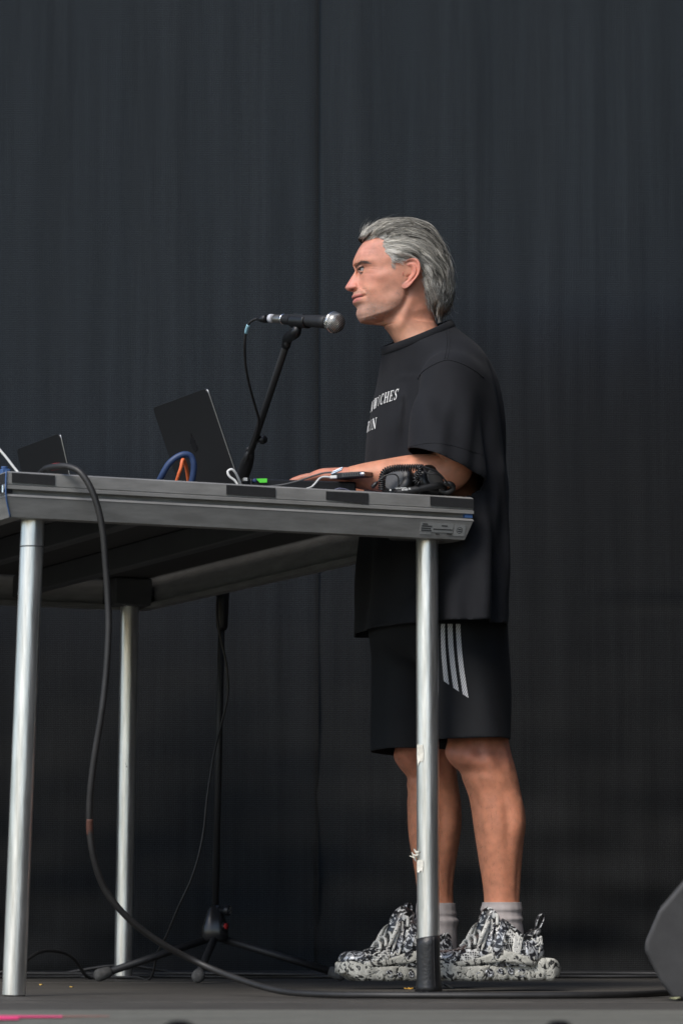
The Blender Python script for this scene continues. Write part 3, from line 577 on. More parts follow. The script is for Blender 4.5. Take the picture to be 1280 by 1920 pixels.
g = G(); g.add(*lathe([(110 * kx, .0150), (111 * kx, .0172), (113.5 * kx, .0176), (114.5 * kx, .0160)], mt, md_, 40)); g.build('collar_ring', M['black'], mic)
# ball grille with woven wires
def grille_mat():
    m = mat('silver_wire_mesh', (0.5, 0.49, 0.46), 0.32, 0.9); n = m.node_tree.nodes; l = m.node_tree.links; b = n['Principled BSDF']; tc = n.new('ShaderNodeTexCoord')
    outs = []
    for d in ((1, 0, 1), (-1, 0, 1)):
        mp = n.new('ShaderNodeVectorMath'); mp.operation = 'DOT_PRODUCT'; mp.inputs[1].default_value = d; l.new(tc.outputs['Object'], mp.inputs[0])
        ml = n.new('ShaderNodeMath'); ml.operation = 'MULTIPLY'; ml.inputs[1].default_value = 1250; l.new(mp.outputs['Value'], ml.inputs[0]); s = n.new('ShaderNodeMath'); s.operation = 'SINE'; l.new(ml.outputs[0], s.inputs[0]); outs.append(s)
    mx = n.new('ShaderNodeMath'); mx.operation = 'MAXIMUM'; l.new(outs[0].outputs[0], mx.inputs[0]); l.new(outs[1].outputs[0], mx.inputs[1])
    mr = n.new('ShaderNodeMapRange'); mr.inputs['From Min'].default_value = 0.1; mr.inputs['From Max'].default_value = 0.8; l.new(mx.outputs[0], mr.inputs['Value'])
    rp = n.new('ShaderNodeMix'); rp.data_type = 'RGBA'; rp.inputs['A'].default_value = (0.03, 0.03, 0.03, 1); rp.inputs['B'].default_value = (0.62, 0.60, 0.56, 1); l.new(mr.outputs[0], rp.inputs['Factor']); l.new(rp.outputs['Result'], b.inputs['Base Color'])
    bp = n.new('ShaderNodeBump'); bp.inputs['Strength'].default_value = 0.8; bp.inputs['Distance'].default_value = 0.001; l.new(mr.outputs[0], bp.inputs['Height']); l.new(bp.outputs[0], b.inputs['Normal']); return m
gm = grille_mat(); hb0 = 114 * kx
g = G(); g.add(*lathe([(hb0, .0185), (hb0 + .002, .0212), (hb0 + .009, .0240), (hb0 + .0135, .0247)], mt, md_, 48)); gl = g.build('grille', gm, mic)
g = G(); g.add(*lathe([(hb0 + .0175, .0247), (hb0 + .022, .0238), (hb0 + .028, .0214), (hb0 + .033, .0175), (hb0 + .0365, .0115), (hb0 + .0378, .004), (hb0 + .038, .0004)], mt, md_, 48)); g.build('grille_dome', gm, gl)
g = G(); g.add(*lathe([(hb0 + .0132, .0240), (hb0 + .0136, .0254), (hb0 + .0174, .0254), (hb0 + .0178, .0240)], mt, md_, 48)); g.build('grille_band', M['chrome'], gl)
q = mt + md_ * 102 * kx + np.array([-0.003, -0.0155, 0.0005]); g = G(); g.add(*lathe([(0, .0022), (.0009, .002)], q, (0, -1, 0), 12)); g.build('red_dot', mat('red_dot', (0.5, 0.02, 0.02), 0.4), mic)
g = G(); g.add(*box(mt + md_ * 58 * kx + UP * 0.0132, md_ * 0.018, np.cross(md_, UP) * 0.006, UP * 0.0022)); bevel(g.build('switch_plate', M['black'], mic, smooth=False), 0.001)
# clip of the stand gripping the handle
cq = mt + md_ * 58 * kx; side = np.cross(md_, UP); side /= np.linalg.norm(side); upv = np.cross(side, md_)
Rg = []
for t in np.linspace(-0.026, 0.030, 14):
    a = np.linspace(R(150), R(390), 22); ro, ri = 0.0172, 0.0138
    tp_ = 1 - 0.35 * max(0, t / 0.03) ** 2
    outer = [cq + md_ * t + side * ro * math.cos(x) + upv * (ro * math.sin(x) - 0.001) for x in a]; inner = [cq + md_ * t + side * ri * math.cos(x) + upv * ri * math.sin(x) for x in a[::-1]]; Rg.append(outer + inner)
fix_normals(mesh('microphone_clip', *rings(np.array(Rg)), M['black'], ms))
nk = [cq - upv * 0.016 - md_ * 0.006, cq - upv * 0.030 - md_ * 0.012, MTIP + UP * 0.004, MTIP - bd * 0.03]
mesh('clip_neck', *tube(nk, [0.010, 0.0125, 0.0125, 0.0105], 18, 24), M['black'], ms)
# microphone cable
mcp = [mt + md_ * 10 * kx] + W([(490, 596.8, 7.92), (482, 598, 7.93)])
mc = cable('microphone_cable', W([(486, 597.3, 7.92), (476, 599, 7.93), (467, 606, 7.94), (461, 622, 7.96), (458.5, 650, 7.98), (461, 690, 8.02), (469, 728, 8.07), (479, 764, 8.14), (485, 788, 8.2), (481, 812, 8.25), (474, 832, 8.30), (462, 862, 8.39), (448, 905, 8.50), (436, 960, 8.66), (420, 1030, 8.712), (410, 1105, 8.712), (406.5, 1140, 8.708), (411, 1185, 8.708), (424, 1245, 8.708), (427, 1300, 8.708), (417, 1350, 8.705), (402, 1410, 8.69), (389, 1490, 8.68), (380, 1570, 8.68), (362, 1640, 8.69), (333, 1705, 8.72), (312, 1755, 8.76), (296, 1786, 8.80)]) + [floorpt(282, 8.86, 0.006), floorpt(250, 8.98, 0.006), floorpt(150, 9.05, .006)], 0.0031, M['cable'], 'thin black microphone cable looping down from the microphone and along the stand', res=260)
g = G(); g.add(*lathe([(0, .0035), (.008, .0062), (.018, .0092), (.030, .0098), (.031, .0088)], P(482, 597.6, 7.925), mt + md_ * 10 * kx - P(482, 597.6, 7.925), 24)); g.build('plug_boot', M['black'], mc)
q0 = mt + md_ * 1.5 * kx; g = G(); g.add(*lathe([(0, .0101), (.010, .0101)], q0, md_, 24)); lbm = g.build('white_label', mat('label_tape', (0.55, 0.56, 0.60), 0.6), mc)
for k in range(2):
    g = G(); q = q0 + md_ * (0.0025 + 0.005 * k) + np.array([0, -0.0104, 0.002]); g.add(*box(q, md_ * 0.0006, (0, .0003, 0), UP * 0.0045)); g.build('print_line', M['ink'], mc, smooth=False)
mesh('blue_sleeve', *tube(W([(465.5, 609, 7.943), (463, 616, 7.952), (461.2, 624, 7.962)]), 0.0042, 12, 10), M['paleblue'], mc)

# ------------------------------------------------------------------ floor: cable bundle, monitor, scraps
rb = np.random.default_rng(11)
for k in range(7):
    Yb = 9.10 + 0.036 * k; h = 0.005 + 0.0065 * (k % 2) + (0.004 if k in (2, 4) else 0); pts = []
    for px in np.linspace(-260, 1560, 16):
        pts.append(floorpt(px, Yb + rb.normal(0, 0.012) + (0.03 * math.sin(px * .006 + k)), h + (0.022 * math.exp(-((px - 150 - 30 * k) / 60) ** 2) if k == 3 else 0) + abs(rb.normal(0, 0.0015))))
    o = cable('floor_cable', pts, 0.0046 + 0.0008 * (k % 3), M['cable'], 'black cable in the bundle lying along the foot of the backdrop', res=150, n=8, group='cables along the foot of the backdrop')
cable('floor_cable', [floorpt(-60, 8.75, .006), floorpt(20, 8.75, .03), P(75, 1786, 8.85), P(115, 1786, 8.9), P(140, 1800, 8.95)] + [floorpt(165, 9.0, 0.006), floorpt(200, 9.05, .006)], 0.0045, M['cable'], 'black cable arching off the floor between the left and the back table leg', res=60)
# wedge monitor at the right edge: five-sided end panel, cabinet reaching out of frame
Ym = 6.62; prof_px = [(1283, 1648), (1232, 1708), (1206, 1768), (1207, 1785), (1236, 1843), (1262, 1868), (1420, 1876), (1470, 1850), (1400, 1648)]
fr = [P(a, b, Ym) for a, b in prof_px]
for q in fr: q[2] = max(q[2], 0.001)
fr[6][2] = 0.001; fr[5][2] = 0.001
wm = thing('stage_monitor', (fr[2][0] + 0.15, Ym + 0.2, 0), 'grey wedge stage monitor cut off by the right edge of the photo', 'speaker')
cab = fix_normals(mesh('cabinet', *prism(fr, (0.10, 0.34, 0)), M['monitor'], wm, smooth=False)); bevel(cab, 0.010, 4, 25)
g = G(); a, b, c2 = fr[0], fr[1], np.array([0.10, 0.34, 0]); nrm_m = np.cross(b - a, c2); nrm_m /= np.linalg.norm(nrm_m)
if nrm_m[0] > 0: nrm_m = -nrm_m
g.add(*box((a + b) / 2 + c2 / 2 + nrm_m * 0.002, (b - a) * 0.44, c2 * 0.44, nrm_m * 0.002)); g.build('grille', M['grille'], wm, smooth=False)
g = G(); g.add(*lathe([(0, .012), (.002, .012), (.004, .009)], P(1360, 1760, Ym), (0, -1, 0), 20)); g.build('handle_boss', M['black'], wm)
# bits on the floor
def bit(name, px, Y, s, m, label, cat, seed):
    r = np.random.default_rng(seed); c = floorpt(px, Y, 0.0035); a = r.uniform(0, 3.1); V = []
    for lay in (0, 1):
        for k in range(7): t = k * 2 * math.pi / 7 + a; rr2 = s * r.uniform(0.6, 1.1); V.append(c + np.array([rr2 * math.cos(t), rr2 * 0.6 * math.sin(t), 0.0015 * lay + s * 0.35 * math.sin(t * 2 + a) ** 2]))
    return tag(fix_normals(mesh(name, V, [tuple(range(6, -1, -1)), tuple(range(7, 14))] + [(i, (i + 1) % 7, (i + 1) % 7 + 7, i + 7) for i in range(7)], m, smooth=False)), label, cat)
bit('dry_leaf_scrap', 766, 7.52, 0.010, mat('yellow_scrap', (0.6, 0.32, 0.04), 0.7), 'small yellow scrap beside the taped table leg', 'scrap', 1)
bit('dry_leaf_scrap', 77, 8.0, 0.006, M['leaf'], 'tiny dry leaf scrap on the floor right of the left table leg', 'scrap', 2)
bit('dry_leaf_scrap', 134, 7.75, 0.006, M['leaf'], 'tiny dry leaf scrap on the floor left of the back table leg', 'scrap', 3)
bit('dry_leaf_scrap', 1266, 6.56, 0.012, mat('pale_scrap', (0.28, 0.28, 0.16), 0.8), 'pale scrap on the floor under the stage monitor', 'scrap', 4)
# pink glow on the floor near the front edge, painted as flat strips
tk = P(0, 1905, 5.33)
t = thing('floor_glow', floorpt(60, 5.35, 0.001), 'pink glow painted on the floor at the lower left corner', 'painted glow')
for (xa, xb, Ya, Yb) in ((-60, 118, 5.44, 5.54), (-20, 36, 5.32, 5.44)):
    ol = [floorpt(xa, Ya, 0.002), floorpt(xb, Ya + 0.02, 0.002), floorpt(xb - 1, Yb - 0.02, 0.002), floorpt(xa, Yb, 0.002)]; fix_normals(mesh('glow_strip', *prism(ol, (0, 0, 0.0007)), M['pink'], t, smooth=False))
ol = [floorpt(118, 5.485, 0.002), floorpt(205, 5.505, 0.002), floorpt(205, 5.52, 0.002), floorpt(118, 5.52, 0.002)]; fix_normals(mesh('glow_strip', *prism(ol, (0, 0, 0.0005)), mat('faint_pink_glow_paint', (0.35, 0.12, 0.09), 0.7), t, smooth=False))  # fainter end of the painted pink glow
for (px, w, lab) in ((336, 0.021, 'blurred black rubber bump at the bottom edge, left of centre'), (1047, 0.018, 'blurred black rubber bump at the bottom edge, right of centre')):
    c = floorpt(px, 4.55, 0.0); g = G(); g.add(*lathe([(0, w * 1.25), (0.006, w * 1.25), (0.012, w * 1.1), (0.018, w * 0.85), (0.0215, w * 0.45), (0.022, 0.002)], c + UP * 0.001, UP, 28)); tag(g.build('rubber_bump', mat('black_rubber', (0.004, 0.004, 0.0045), 0.8, spec=0.1)), lab, 'rubber bump', 'rubber bumps at the stage front')
# ------------------------------------------------------------------ the man
TH = R(25); PF = np.array([-math.cos(TH), -math.sin(TH), 0]); PL = np.array([math.sin(TH), -math.cos(TH), 0]); C0 = np.array([0.191, 7.66, 0])
def S(px, py, l):
    """point on the ray (px,py) that lies l metres to the man's left of his middle plane"""
    o, d = ray(px, py); o = np.array(o); d = np.array(d); t = (l - np.dot(o - C0, PL)) / np.dot(d, PL); return o + d * t
def sco(px, py): return float(np.dot(S(px, py, 0) - C0, PF))
def zpy(py): return float(P(800, py, 7.66)[2])
man = thing('person', (C0[0] + 0.03, C0[1], 0), 'grey-haired man in black t-shirt and shorts leaning to the microphone behind the deck', 'person')

def vcol_mat(name, rough, sss=0.0, spec=0.4, bump=0.0, bscale=400, var=0.12):
    m = bpy.data.materials.new(name); m.use_nodes = True; n = m.node_tree.nodes; l = m.node_tree.links; b = n['Principled BSDF']
    at = n.new('ShaderNodeAttribute'); at.attribute_name = 'Col'; tc = n.new('ShaderNodeTexCoord')
    t = n.new('ShaderNodeTexNoise'); t.inputs['Scale'].default_value = 45; t.inputs['Detail'].default_value = 6; l.new(tc.outputs['Object'], t.inputs['Vector'])
    mr = n.new('ShaderNodeMapRange'); mr.inputs['From Min'].default_value = 0.3; mr.inputs['From Max'].default_value = 0.7; mr.inputs['To Min'].default_value = 1 - var; mr.inputs['To Max'].default_value = 1 + var; l.new(t.outputs['Fac'], mr.inputs['Value'])
    mx = n.new('ShaderNodeMix'); mx.data_type = 'RGBA'; mx.blend_type = 'MULTIPLY'; mx.inputs['Factor'].default_value = 1; l.new(at.outputs['Color'], mx.inputs['A']); l.new(mr.outputs[0], mx.inputs['B']); l.new(mx.outputs['Result'], b.inputs['Base Color'])
    b.inputs['Roughness'].default_value = rough; b.inputs['Specular IOR Level'].default_value = spec
    if sss: b.inputs['Subsurface Weight'].default_value = sss; b.inputs['Subsurface Radius'].default_value = (1, 0.35, 0.2); b.inputs['Subsurface Scale'].default_value = 0.006
    if bump:
        t2 = n.new('ShaderNodeTexNoise'); t2.inputs['Scale'].default_value = bscale; l.new(tc.outputs['Object'], t2.inputs['Vector']); bp = n.new('ShaderNodeBump'); bp.inputs['Strength'].default_value = bump; bp.inputs['Distance'].default_value = 0.001; l.new(t2.outputs['Fac'], bp.inputs['Height']); l.new(bp.outputs[0], b.inputs['Normal'])
    return m
SKIN = np.array([0.56, 0.258, 0.170])
class CG(G):
    def __init__(s): super().__init__(); s.C = []
    def addc(s, V, F, C):
        V = np.asarray(V).reshape(-1, 3); C = np.asarray(C, float); s.C.append(np.tile(C, (len(V), 1)) if C.ndim == 1 else C); return s.add(V, F)
    def buildc(s, *a, **k):
        o = s.build(*a, **k); at = o.data.color_attributes.new('Col', 'FLOAT_COLOR', 'POINT'); c = np.clip(np.vstack(s.C), 0, 1); at.data.foreach_set('color', np.c_[c, np.ones(len(c))].ravel().astype(np.float32)); return o
body = CG()

# ---- head and neck: one lofted surface, horizontal rings
THh = R(5); HF = np.array([-math.cos(THh), -math.sin(THh), 0]); HL = np.array([math.sin(THh), -math.cos(THh), 0])
H0 = S(770, 540, 0); KP = (H0[1] * cp + (H0[2] - CAMZ) * sp) / FPX
def Hd(px, py, l):
    px, py, l = np.broadcast_arrays(np.asarray(px, float), np.asarray(py, float), np.asarray(l, float))
    return H0 + ((770 - px) * KP / math.cos(THh))[..., None] * HF + l[..., None] * HL + ((540 - py) * KP * 1.0)[..., None] * UP
tF = [(414, 742), (416, 732), (420, 718), (427, 706), (435, 697), (445, 688), (456, 679.5), (466, 672.5), (476, 667.5), (484, 664), (492, 661.6), (498, 661.3), (503, 663), (509, 665), (514, 662.8), (521, 658.3), (532, 651.7), (537, 648.6), (541, 646.9), (544, 648.3), (546.4, 651.5), (548, 657.5), (549.5, 661.6), (553, 661.6), (556, 660.3), (559, 659.2), (561, 660.6), (562.6, 664.0), (564.5, 662.4), (568, 660.9), (571.5, 661.8), (574.5, 665.5), (578, 668.3), (582, 668.9), (588, 667.6), (593, 667.8), (598, 669.9), (603, 673.5), (606.5, 678), (608.3, 686), (609.6, 700), (610.8, 714), (615.3, 720.6), (626, 729.4), (645, 741), (665, 750)]
tG = [(414, 742), (416, 732), (420, 718), (427, 706), (435, 697), (445, 688), (456, 679.5), (466, 672.5), (476, 667.5), (484, 664.5), (492, 664), (500, 667), (509, 670.5), (520, 671.5), (532, 670), (541, 668), (549, 666), (556, 665), (562, 665), (570, 665.5), (578, 667), (588, 668.5), (598, 671), (606.5, 678), (609.6, 700), (610.8, 714), (615.3, 720.6), (626, 729.4), (645, 739.2), (665, 748)]
tB = [(414, 762), (416, 775), (422, 795), (432, 811), (445, 820), (460, 828), (490, 838), (515, 840), (535, 836), (555, 826), (575, 817), (595, 815), (615, 820), (640, 835), (665, 852)]
tW = [(414, .012), (417, .026), (422, .042), (430, .055), (442, .066), (460, .0725), (480, .0745), (500, .0735), (520, .0725), (540, .0705), (555, .0680), (570, .0645), (585, .060), (600, .0565), (615, .0575), (640, .063), (665, .08)]
tNF = [(540, 690), (580, 703), (600, 713), (615.3, 720.6), (626, 729.4), (645, 739.2), (665, 748)]
tJ = [(660, 606.5), (680, 607), (695, 605), (710, 601.5), (725, 596), (738, 589), (747, 579), (753, 566), (757, 548), (760, 530), (900, 500)]
pys = np.unique(np.round(np.r_[np.arange(414, 420, 0.8), np.arange(420, 500, 1.3), np.arange(500, 545, 0.8), np.arange(545, 552, 0.4), np.arange(552, 582, 0.6), np.arange(582, 604, 1.0), np.arange(604, 613, 0.35), np.arange(613, 666, 2.0)], 3))
NR = 140; ph = np.linspace(0, 2 * np.pi, NR, endpoint=False)
PYg, PHg = np.meshgrid(pys, ph, indexing='ij'); Fv, Gv, Bv, Wv = (sinterp(PYg, t) for t in (tF, tG, tB, tW))
cph = np.cos(PHg); PXg = (Fv + Bv) / 2 - (Bv - Fv) / 2 * np.sign(cph) * np.abs(cph) ** 0.92
def faceT(px, py, F, Gx, B, Wd):
    Fs = np.where((py > 499) & (py < 551), np.maximum(F, Gx), F); pe = px - (Fs - Gx) * np.exp(-np.maximum(px - Fs, 0) / 11.0)
    x = (pe - (Gx + B) / 2) / ((B - Gx) / 2); ax = np.clip(np.abs(x), 0, 1)
    ex = np.where(x < 0, 2.25, 2.2); T = Wd * (1 - ax ** ex) ** (1 / 2.15); T = np.where(pe < Gx, 0, T)
    # nose
    nw = sinterp(py, [(498, .0), (504, .006), (512, .0075), (522, .0095), (531, .0130), (537, .0160), (541, .0175), (544.5, .0165), (547, .0125), (549, .005), (551, 0)])
    wd = np.maximum(Gx + 10 - F, 1.0); q = np.clip((px - F) / wd, 0, 1); ridge = np.sqrt(np.clip(1 - (1 - np.clip(q * 1.25, 0, 1)) ** 2, 0, 1)); Tn = nw * ridge * np.where(px < Gx + 14, 1, 0)
    T = smax(T, Tn, 0.004) * np.clip(np.sqrt(np.clip((px - F) / 1.0, 0, 1)), 0, 1)
    # jaw over neck
    nf = sinterp(py, tNF); xn = np.clip(np.abs((px - (nf + B) / 2) / np.maximum((B - nf) / 2, 1)), 0, 1); neck = np.where(px > nf, sinterp(py, [(540, .058), (600, .0545), (615, .056), (640, .063), (665, .08)]) * (1 - xn ** 2.2) ** 0.5, 0.0)
    yj = interp(px, tJ); below = sstep(-7, 8, py - yj); thin = np.where((px < nf), 0.55, 1.0)
    T = T * (1 - below) + np.minimum(np.maximum(neck, 0.010 * (px - F > 1)), T) * below
    return T
Tg = faceT(PXg, PYg, Fv, Gv, Bv, Wv)
def bump(cx, cy, sx, sy, amp, rot=0.0, px=PXg, py=PYg):
    c, s = math.cos(rot), math.sin(rot); dx, dy = px - cx, py - cy; u = (dx * c + dy * s) / sx; v = (-dx * s + dy * c) / sy; return amp * np.exp(-0.5 * (u * u + v * v))
edge = np.clip((PXg - Fv) / 7.0, 0, 1) * np.clip((Bv - PXg) / 10.0, 0, 1)
feat = (bump(676, 508.5, 6.5, 4.8, -.0072) + bump(672, 514, 4.0, 5, -.0035) + bump(684, 498, 10, 3.6, .0020, 0.1) + bump(702, 527, 15, 8, .0042) + bump(708, 557, 18, 11, -.0022)
        + bump(664.5, 541, 3.4, 3.6, .0040) + bump(672.5, 541.5, 1.6, 5.0, -.0030, -0.5) + bump(680, 552, 1.3, 7.5, -.0030, -0.66) + bump(688, 549, 7, 8, .0030)
        + bump(678.5, 561.3, 2.6, 1.8, -.0050) + bump(684, 566, 1.4, 4, -.0016, -.5) + bump(669, 562.6, 7, 0.9, -.0022) + bump(668, 558.5, 5, 1.7, .0012) + bump(667, 568, 5, 2.2, .0016) + bump(670, 577, 6, 2.4, -.0020)
        + bump(676, 592, 10, 7, .0022) + bump(736, 572, 12, 9, .0030) + bump(706, 484, 13, 12, -.0040) + bump(722, 510, 10, 8, -.0015) + bump(680, 518.5, 8, 1.6, -.0015, 0.25) + bump(690, 508, 7, 1.0, -.0010, 0.15) + bump(691, 512, 7, 0.9, -.0008, 0.3)
        + bump(752, 600, 6.5, 34, .0050, 0.42) + bump(731, 612, 6, 16, -.0025, 0.35) + bump(783, 610, 9, 26, -.002, 0.3) + bump(728, 622, 4, 8, .0020)
        + bump(673, 474, 14, 1.0, -.0006, 0.1) + bump(676, 482, 12, 0.9, -.0005, 0.05))
Tg = np.maximum(Tg + feat * edge, 0)
# nostril hollow
nost = np.exp(-0.5 * (((PXg - 659.5) / 3.2) ** 2 + ((PYg - 546.2) / 1.1) ** 2)); Tg = np.maximum(Tg - 0.006 * nost, 0)
Lg = Tg * np.sign(np.sin(PHg))
headR = Hd(PXg, PYg, Lg)
Cg = np.tile(SKIN, PXg.shape + (1,))
def tint(mask, col, k): global Cg; w = (np.clip(mask, 0, 1) * k)[..., None]; Cg = Cg * (1 - w) + np.array(col) * w
tint(bump(655, 535, 12, 12, 1), (0.63, 0.25, 0.21), .8); tint(bump(698, 528, 20, 12, 1), (0.57, 0.235, 0.165), .65); tint(bump(690, 475, 26, 16, 1), (0.62, 0.285, 0.22), .8)
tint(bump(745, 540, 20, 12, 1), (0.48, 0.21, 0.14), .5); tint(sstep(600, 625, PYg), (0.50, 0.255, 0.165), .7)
stub = np.clip(bump(676, 590, 22, 12, 1) + bump(700, 590, 28, 9, .8) + bump(667, 553, 8, 3.0, .7) + bump(733, 566, 14, 16, .45), 0, 1); tint(stub, (0.40, 0.285, 0.235), .5)
tint(bump(730, 505, 4, 8, 1), (0.42, 0.29, 0.23), .3)
lipu = np.clip(1.2 - np.abs((PYg - 559.2 - 0.05 * (PXg - 660)) / 2.9) ** 3, 0, 1) * np.clip((678.5 - PXg) / 4, 0, 1); lipl = np.clip(1.2 - np.abs((PYg - 568.0 + 0.22 * (PXg - 660)) / 4.6) ** 3, 0, 1) * np.clip((676 - PXg) / 5, 0, 1)
tint(np.maximum(lipu, lipl), (0.50, 0.165, 0.15), .8); tint(np.exp(-0.5 * ((PYg - 562.6) / 0.8) ** 2) * np.clip((680 - PXg) / 3, 0, 1), (0.10, 0.03, 0.03), .9)
tint(nost, (0.05, 0.015, 0.012), 1.0)
Vh, Fh = rings(headR); body.addc(Vh, Fh, Cg.reshape(-1, 3))

# ---- ears (near and far): sculpted disc with rim, hollow and lobe
ear_out = [(749.5, 506), (752, 500), (758, 495.8), (766, 494.3), (773.5, 496.5), (778.5, 503), (780.6, 513), (779.5, 522), (775.5, 531), (769, 539), (762, 546.5), (755, 551.3), (749.3, 551.6), (746.2, 547), (746.4, 538), (748.2, 527), (747.2, 516)]
eo = np.array(ear_out); eo = catmull(np.vstack([eo, eo[:1]]), 65)[:-1]; ec = np.array([757.0, 523.0])
def ear(sgn):
    rs = np.array([0.0, .12, .25, .38, .48, .58, .66, .74, .82, .89, .95, 1.0]); Vr = []; Cr = []
    base_l = float(np.interp(523, *zip(*tW)))
    for lay, rr in [(0, r) for r in rs] + [(1, r) for r in (1.0, .9, .75)]:
        p = ec + (eo - ec) * rr; u = (p[:, 0] - 746) / 35.0
        lift = -0.0035 + 0.0165 * np.clip(u, 0, 1) ** 1.1
        ang = np.arctan2(-(p[:, 1] - ec[1]), p[:, 0] - ec[0])
        low = sstep(536, 548, p[:, 1])
        rim = 0.0042 * math.exp(-((rr - 0.90) / 0.085) ** 2); scap = -0.0030 * math.exp(-((rr - 0.76) / 0.07) ** 2); anti = 0.0034 * math.exp(-((rr - 0.58) / 0.10) ** 2); conch = -0.0105 * math.exp(-(rr / 0.36) ** 2)
        fr = np.clip(0.5 + 0.9 * np.cos(ang - 0.3), 0, 1)                    # front edge merges with the cheek
        hh = lift + (rim + scap * 0.8) * np.clip(fr + 0.35, 0, 1) * (1 - low) + anti * fr * (1 - low) + conch * (1 - low) + low * 0.001
        hh += 0.0045 * np.exp(-(((p[:, 0] - 749.5) / 2.6) ** 2 + ((p[:, 1] - 523) / 4.5) ** 2))         # tragus
        hh += -0.006 * np.exp(-(((p[:, 0] - 752.5) / 2.2) ** 2 + ((p[:, 1] - 521.5) / 4) ** 2))
        if lay: hh = hh - 0.004 - 0.012 * (1 - rr)
        Vr.append(Hd(p[:, 0], p[:, 1], sgn * (base_l + hh)))
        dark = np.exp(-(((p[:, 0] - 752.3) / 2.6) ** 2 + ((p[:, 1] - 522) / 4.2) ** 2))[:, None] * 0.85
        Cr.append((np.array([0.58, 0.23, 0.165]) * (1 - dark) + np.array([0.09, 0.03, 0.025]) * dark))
    V, F = rings(np.array(Vr), cap=False); body.addc(V, F, np.vstack(Cr))
ear(1); ear(-1)

# ---- limbs as lofts with tapering, joint-shaped sections
def limb(sec, n=36, res=None, col=SKIN, cols=None, disp=None):
    """sec rows: centre(3), radius along PF side, radius along other side; ring plane perpendicular to the path"""
    A = np.array([np.r_[s[0], s[1], s[2]] for s in sec]); res = res or len(sec) * 9; A = catmull(A, res); C = A[:, :3]
    T = np.gradient(C, axis=0); T /= np.linalg.norm(T, axis=1)[:, None]; a = np.linspace(0, 2 * np.pi, n, endpoint=False)
    U = np.cross(T, PL[None]); U /= np.linalg.norm(U, axis=1)[:, None]; Wx = np.cross(U, T)
    Rg = C[:, None] + A[:, 3][:, None, None] * np.cos(a)[None, :, None] * U[:, None] + A[:, 4][:, None, None] * np.sin(a)[None, :, None] * Wx[:, None]
    if disp is not None: Rg = disp(Rg, C, U, Wx, a)
    V, F = rings(Rg); body.addc(V, F, col if cols is None else cols(V)); return Rg
def px_half(x0, x1, py, l): return np.linalg.norm(S(x1, py, l) - S(x0, py, l)) / 2 * 0.955
# near (left) leg: silhouette columns measured left/right
nl = [(1340, 845, 943, .105, .058), (1370, 842, 948, .117, .061), (1392, 842.5, 951, .125, .062), (1412, 843.5, 955.5, .133, .061), (1430, 848, 961, .138, .060), (1445, 857, 965, .140, .058), (1462, 868.5, 968.5, .143, .056), (1488, 881, 973.5, .146, .054), (1520, 888.5, 980, .149, .056), (1545, 892, 982, .151, .056), (1575, 896.5, 978.5, .153, .052), (1618, 902, 975.5, .155, .044), (1660, 907, 973, .157, .038), (1692, 909, 972, .158, .036), (1740, 908, 975, .158, .038)]
fl_ = [(1340, 752, 845, -.105, .058), (1380, 746, 849, -.117, .061), (1411, 745, 852, -.13, .061), (1440, 754, 853, -.138, .059), (1462, 762, 855, -.142, .056), (1486, 767.5, 859, -.145, .054), (1510, 767, 862, -.147, .055), (1545, 768, 862.5, -.150, .055), (1575, 770.5, 859.5, -.152, .051), (1610, 776.5, 854, -.154, .045), (1653, 782, 848.5, -.156, .038), (1692, 785, 848, -.158, .036), (1740, 785, 850, -.158, .038)]
def legc(V):
    n = len(V); c = np.tile(np.array([0.55, 0.228, 0.132]), (n, 1)); z = V[:, 2]; kn = np.exp(-((z - zpy(1415)) / 0.035) ** 2)[:, None]; c = c * (1 - .6 * kn) + np.array([0.48, 0.18, 0.12]) * .6 * kn
    return c
def legdisp(Rg, C, U, Wx, a):
    z = C[:, 2][:, None]; f = np.cos(a)[None] * np.sign(np.sum(U * PF, 1))[:, None]           # 1 = front of the leg
    s_ = np.sin(a)[None]
    pat = 0.006 * np.exp(-((z - zpy(1418)) / 0.022) ** 2) * np.clip(f, 0, 1) ** 2 - 0.005 * np.exp(-((z - zpy(1418)) / 0.02) ** 2) * np.exp(-((f - 0.45) / 0.2) ** 2) - 0.004 * np.exp(-((z - zpy(1452)) / 0.012) ** 2) * np.clip(f, 0, 1)
    calf = 0.0035 * np.exp(-((z - zpy(1535)) / 0.05) ** 2) * np.exp(-((f + 0.35) / 0.3) ** 2) - 0.003 * np.exp(-((z - zpy(1545)) / 0.06) ** 2) * np.exp(-((f - 0.15) / 0.18) ** 2)
    vein = 0.0022 * np.exp(-((z - zpy(1506)) / 0.008) ** 2) * np.exp(-((f + 0.62) / 0.12) ** 2)
    shin = 0.0025 * np.exp(-((f - .86) / .10) ** 2) * sstep(zpy(1690), zpy(1600), z) * sstep(zpy(1455), zpy(1490), z); tend = 0.004 * np.exp(-((f + .45) / .12) ** 2) * np.exp(-((z - zpy(1425)) / .03) ** 2) - 0.004 * np.exp(-((f + .12) / .16) ** 2) * np.exp(-((z - zpy(1430)) / .035) ** 2); ach = -0.003 * np.exp(-((f + .55) / .16) ** 2) * np.exp(-((z - zpy(1650)) / .05) ** 2)
    d = (1.6 * pat + 1.7 * calf + vein + shin + tend + ach)[..., None]; dirv = np.cos(a)[None, :, None] * U[:, None] + np.sin(a)[None, :, None] * Wx[:, None]; return Rg + dirv * d
LEGR = []
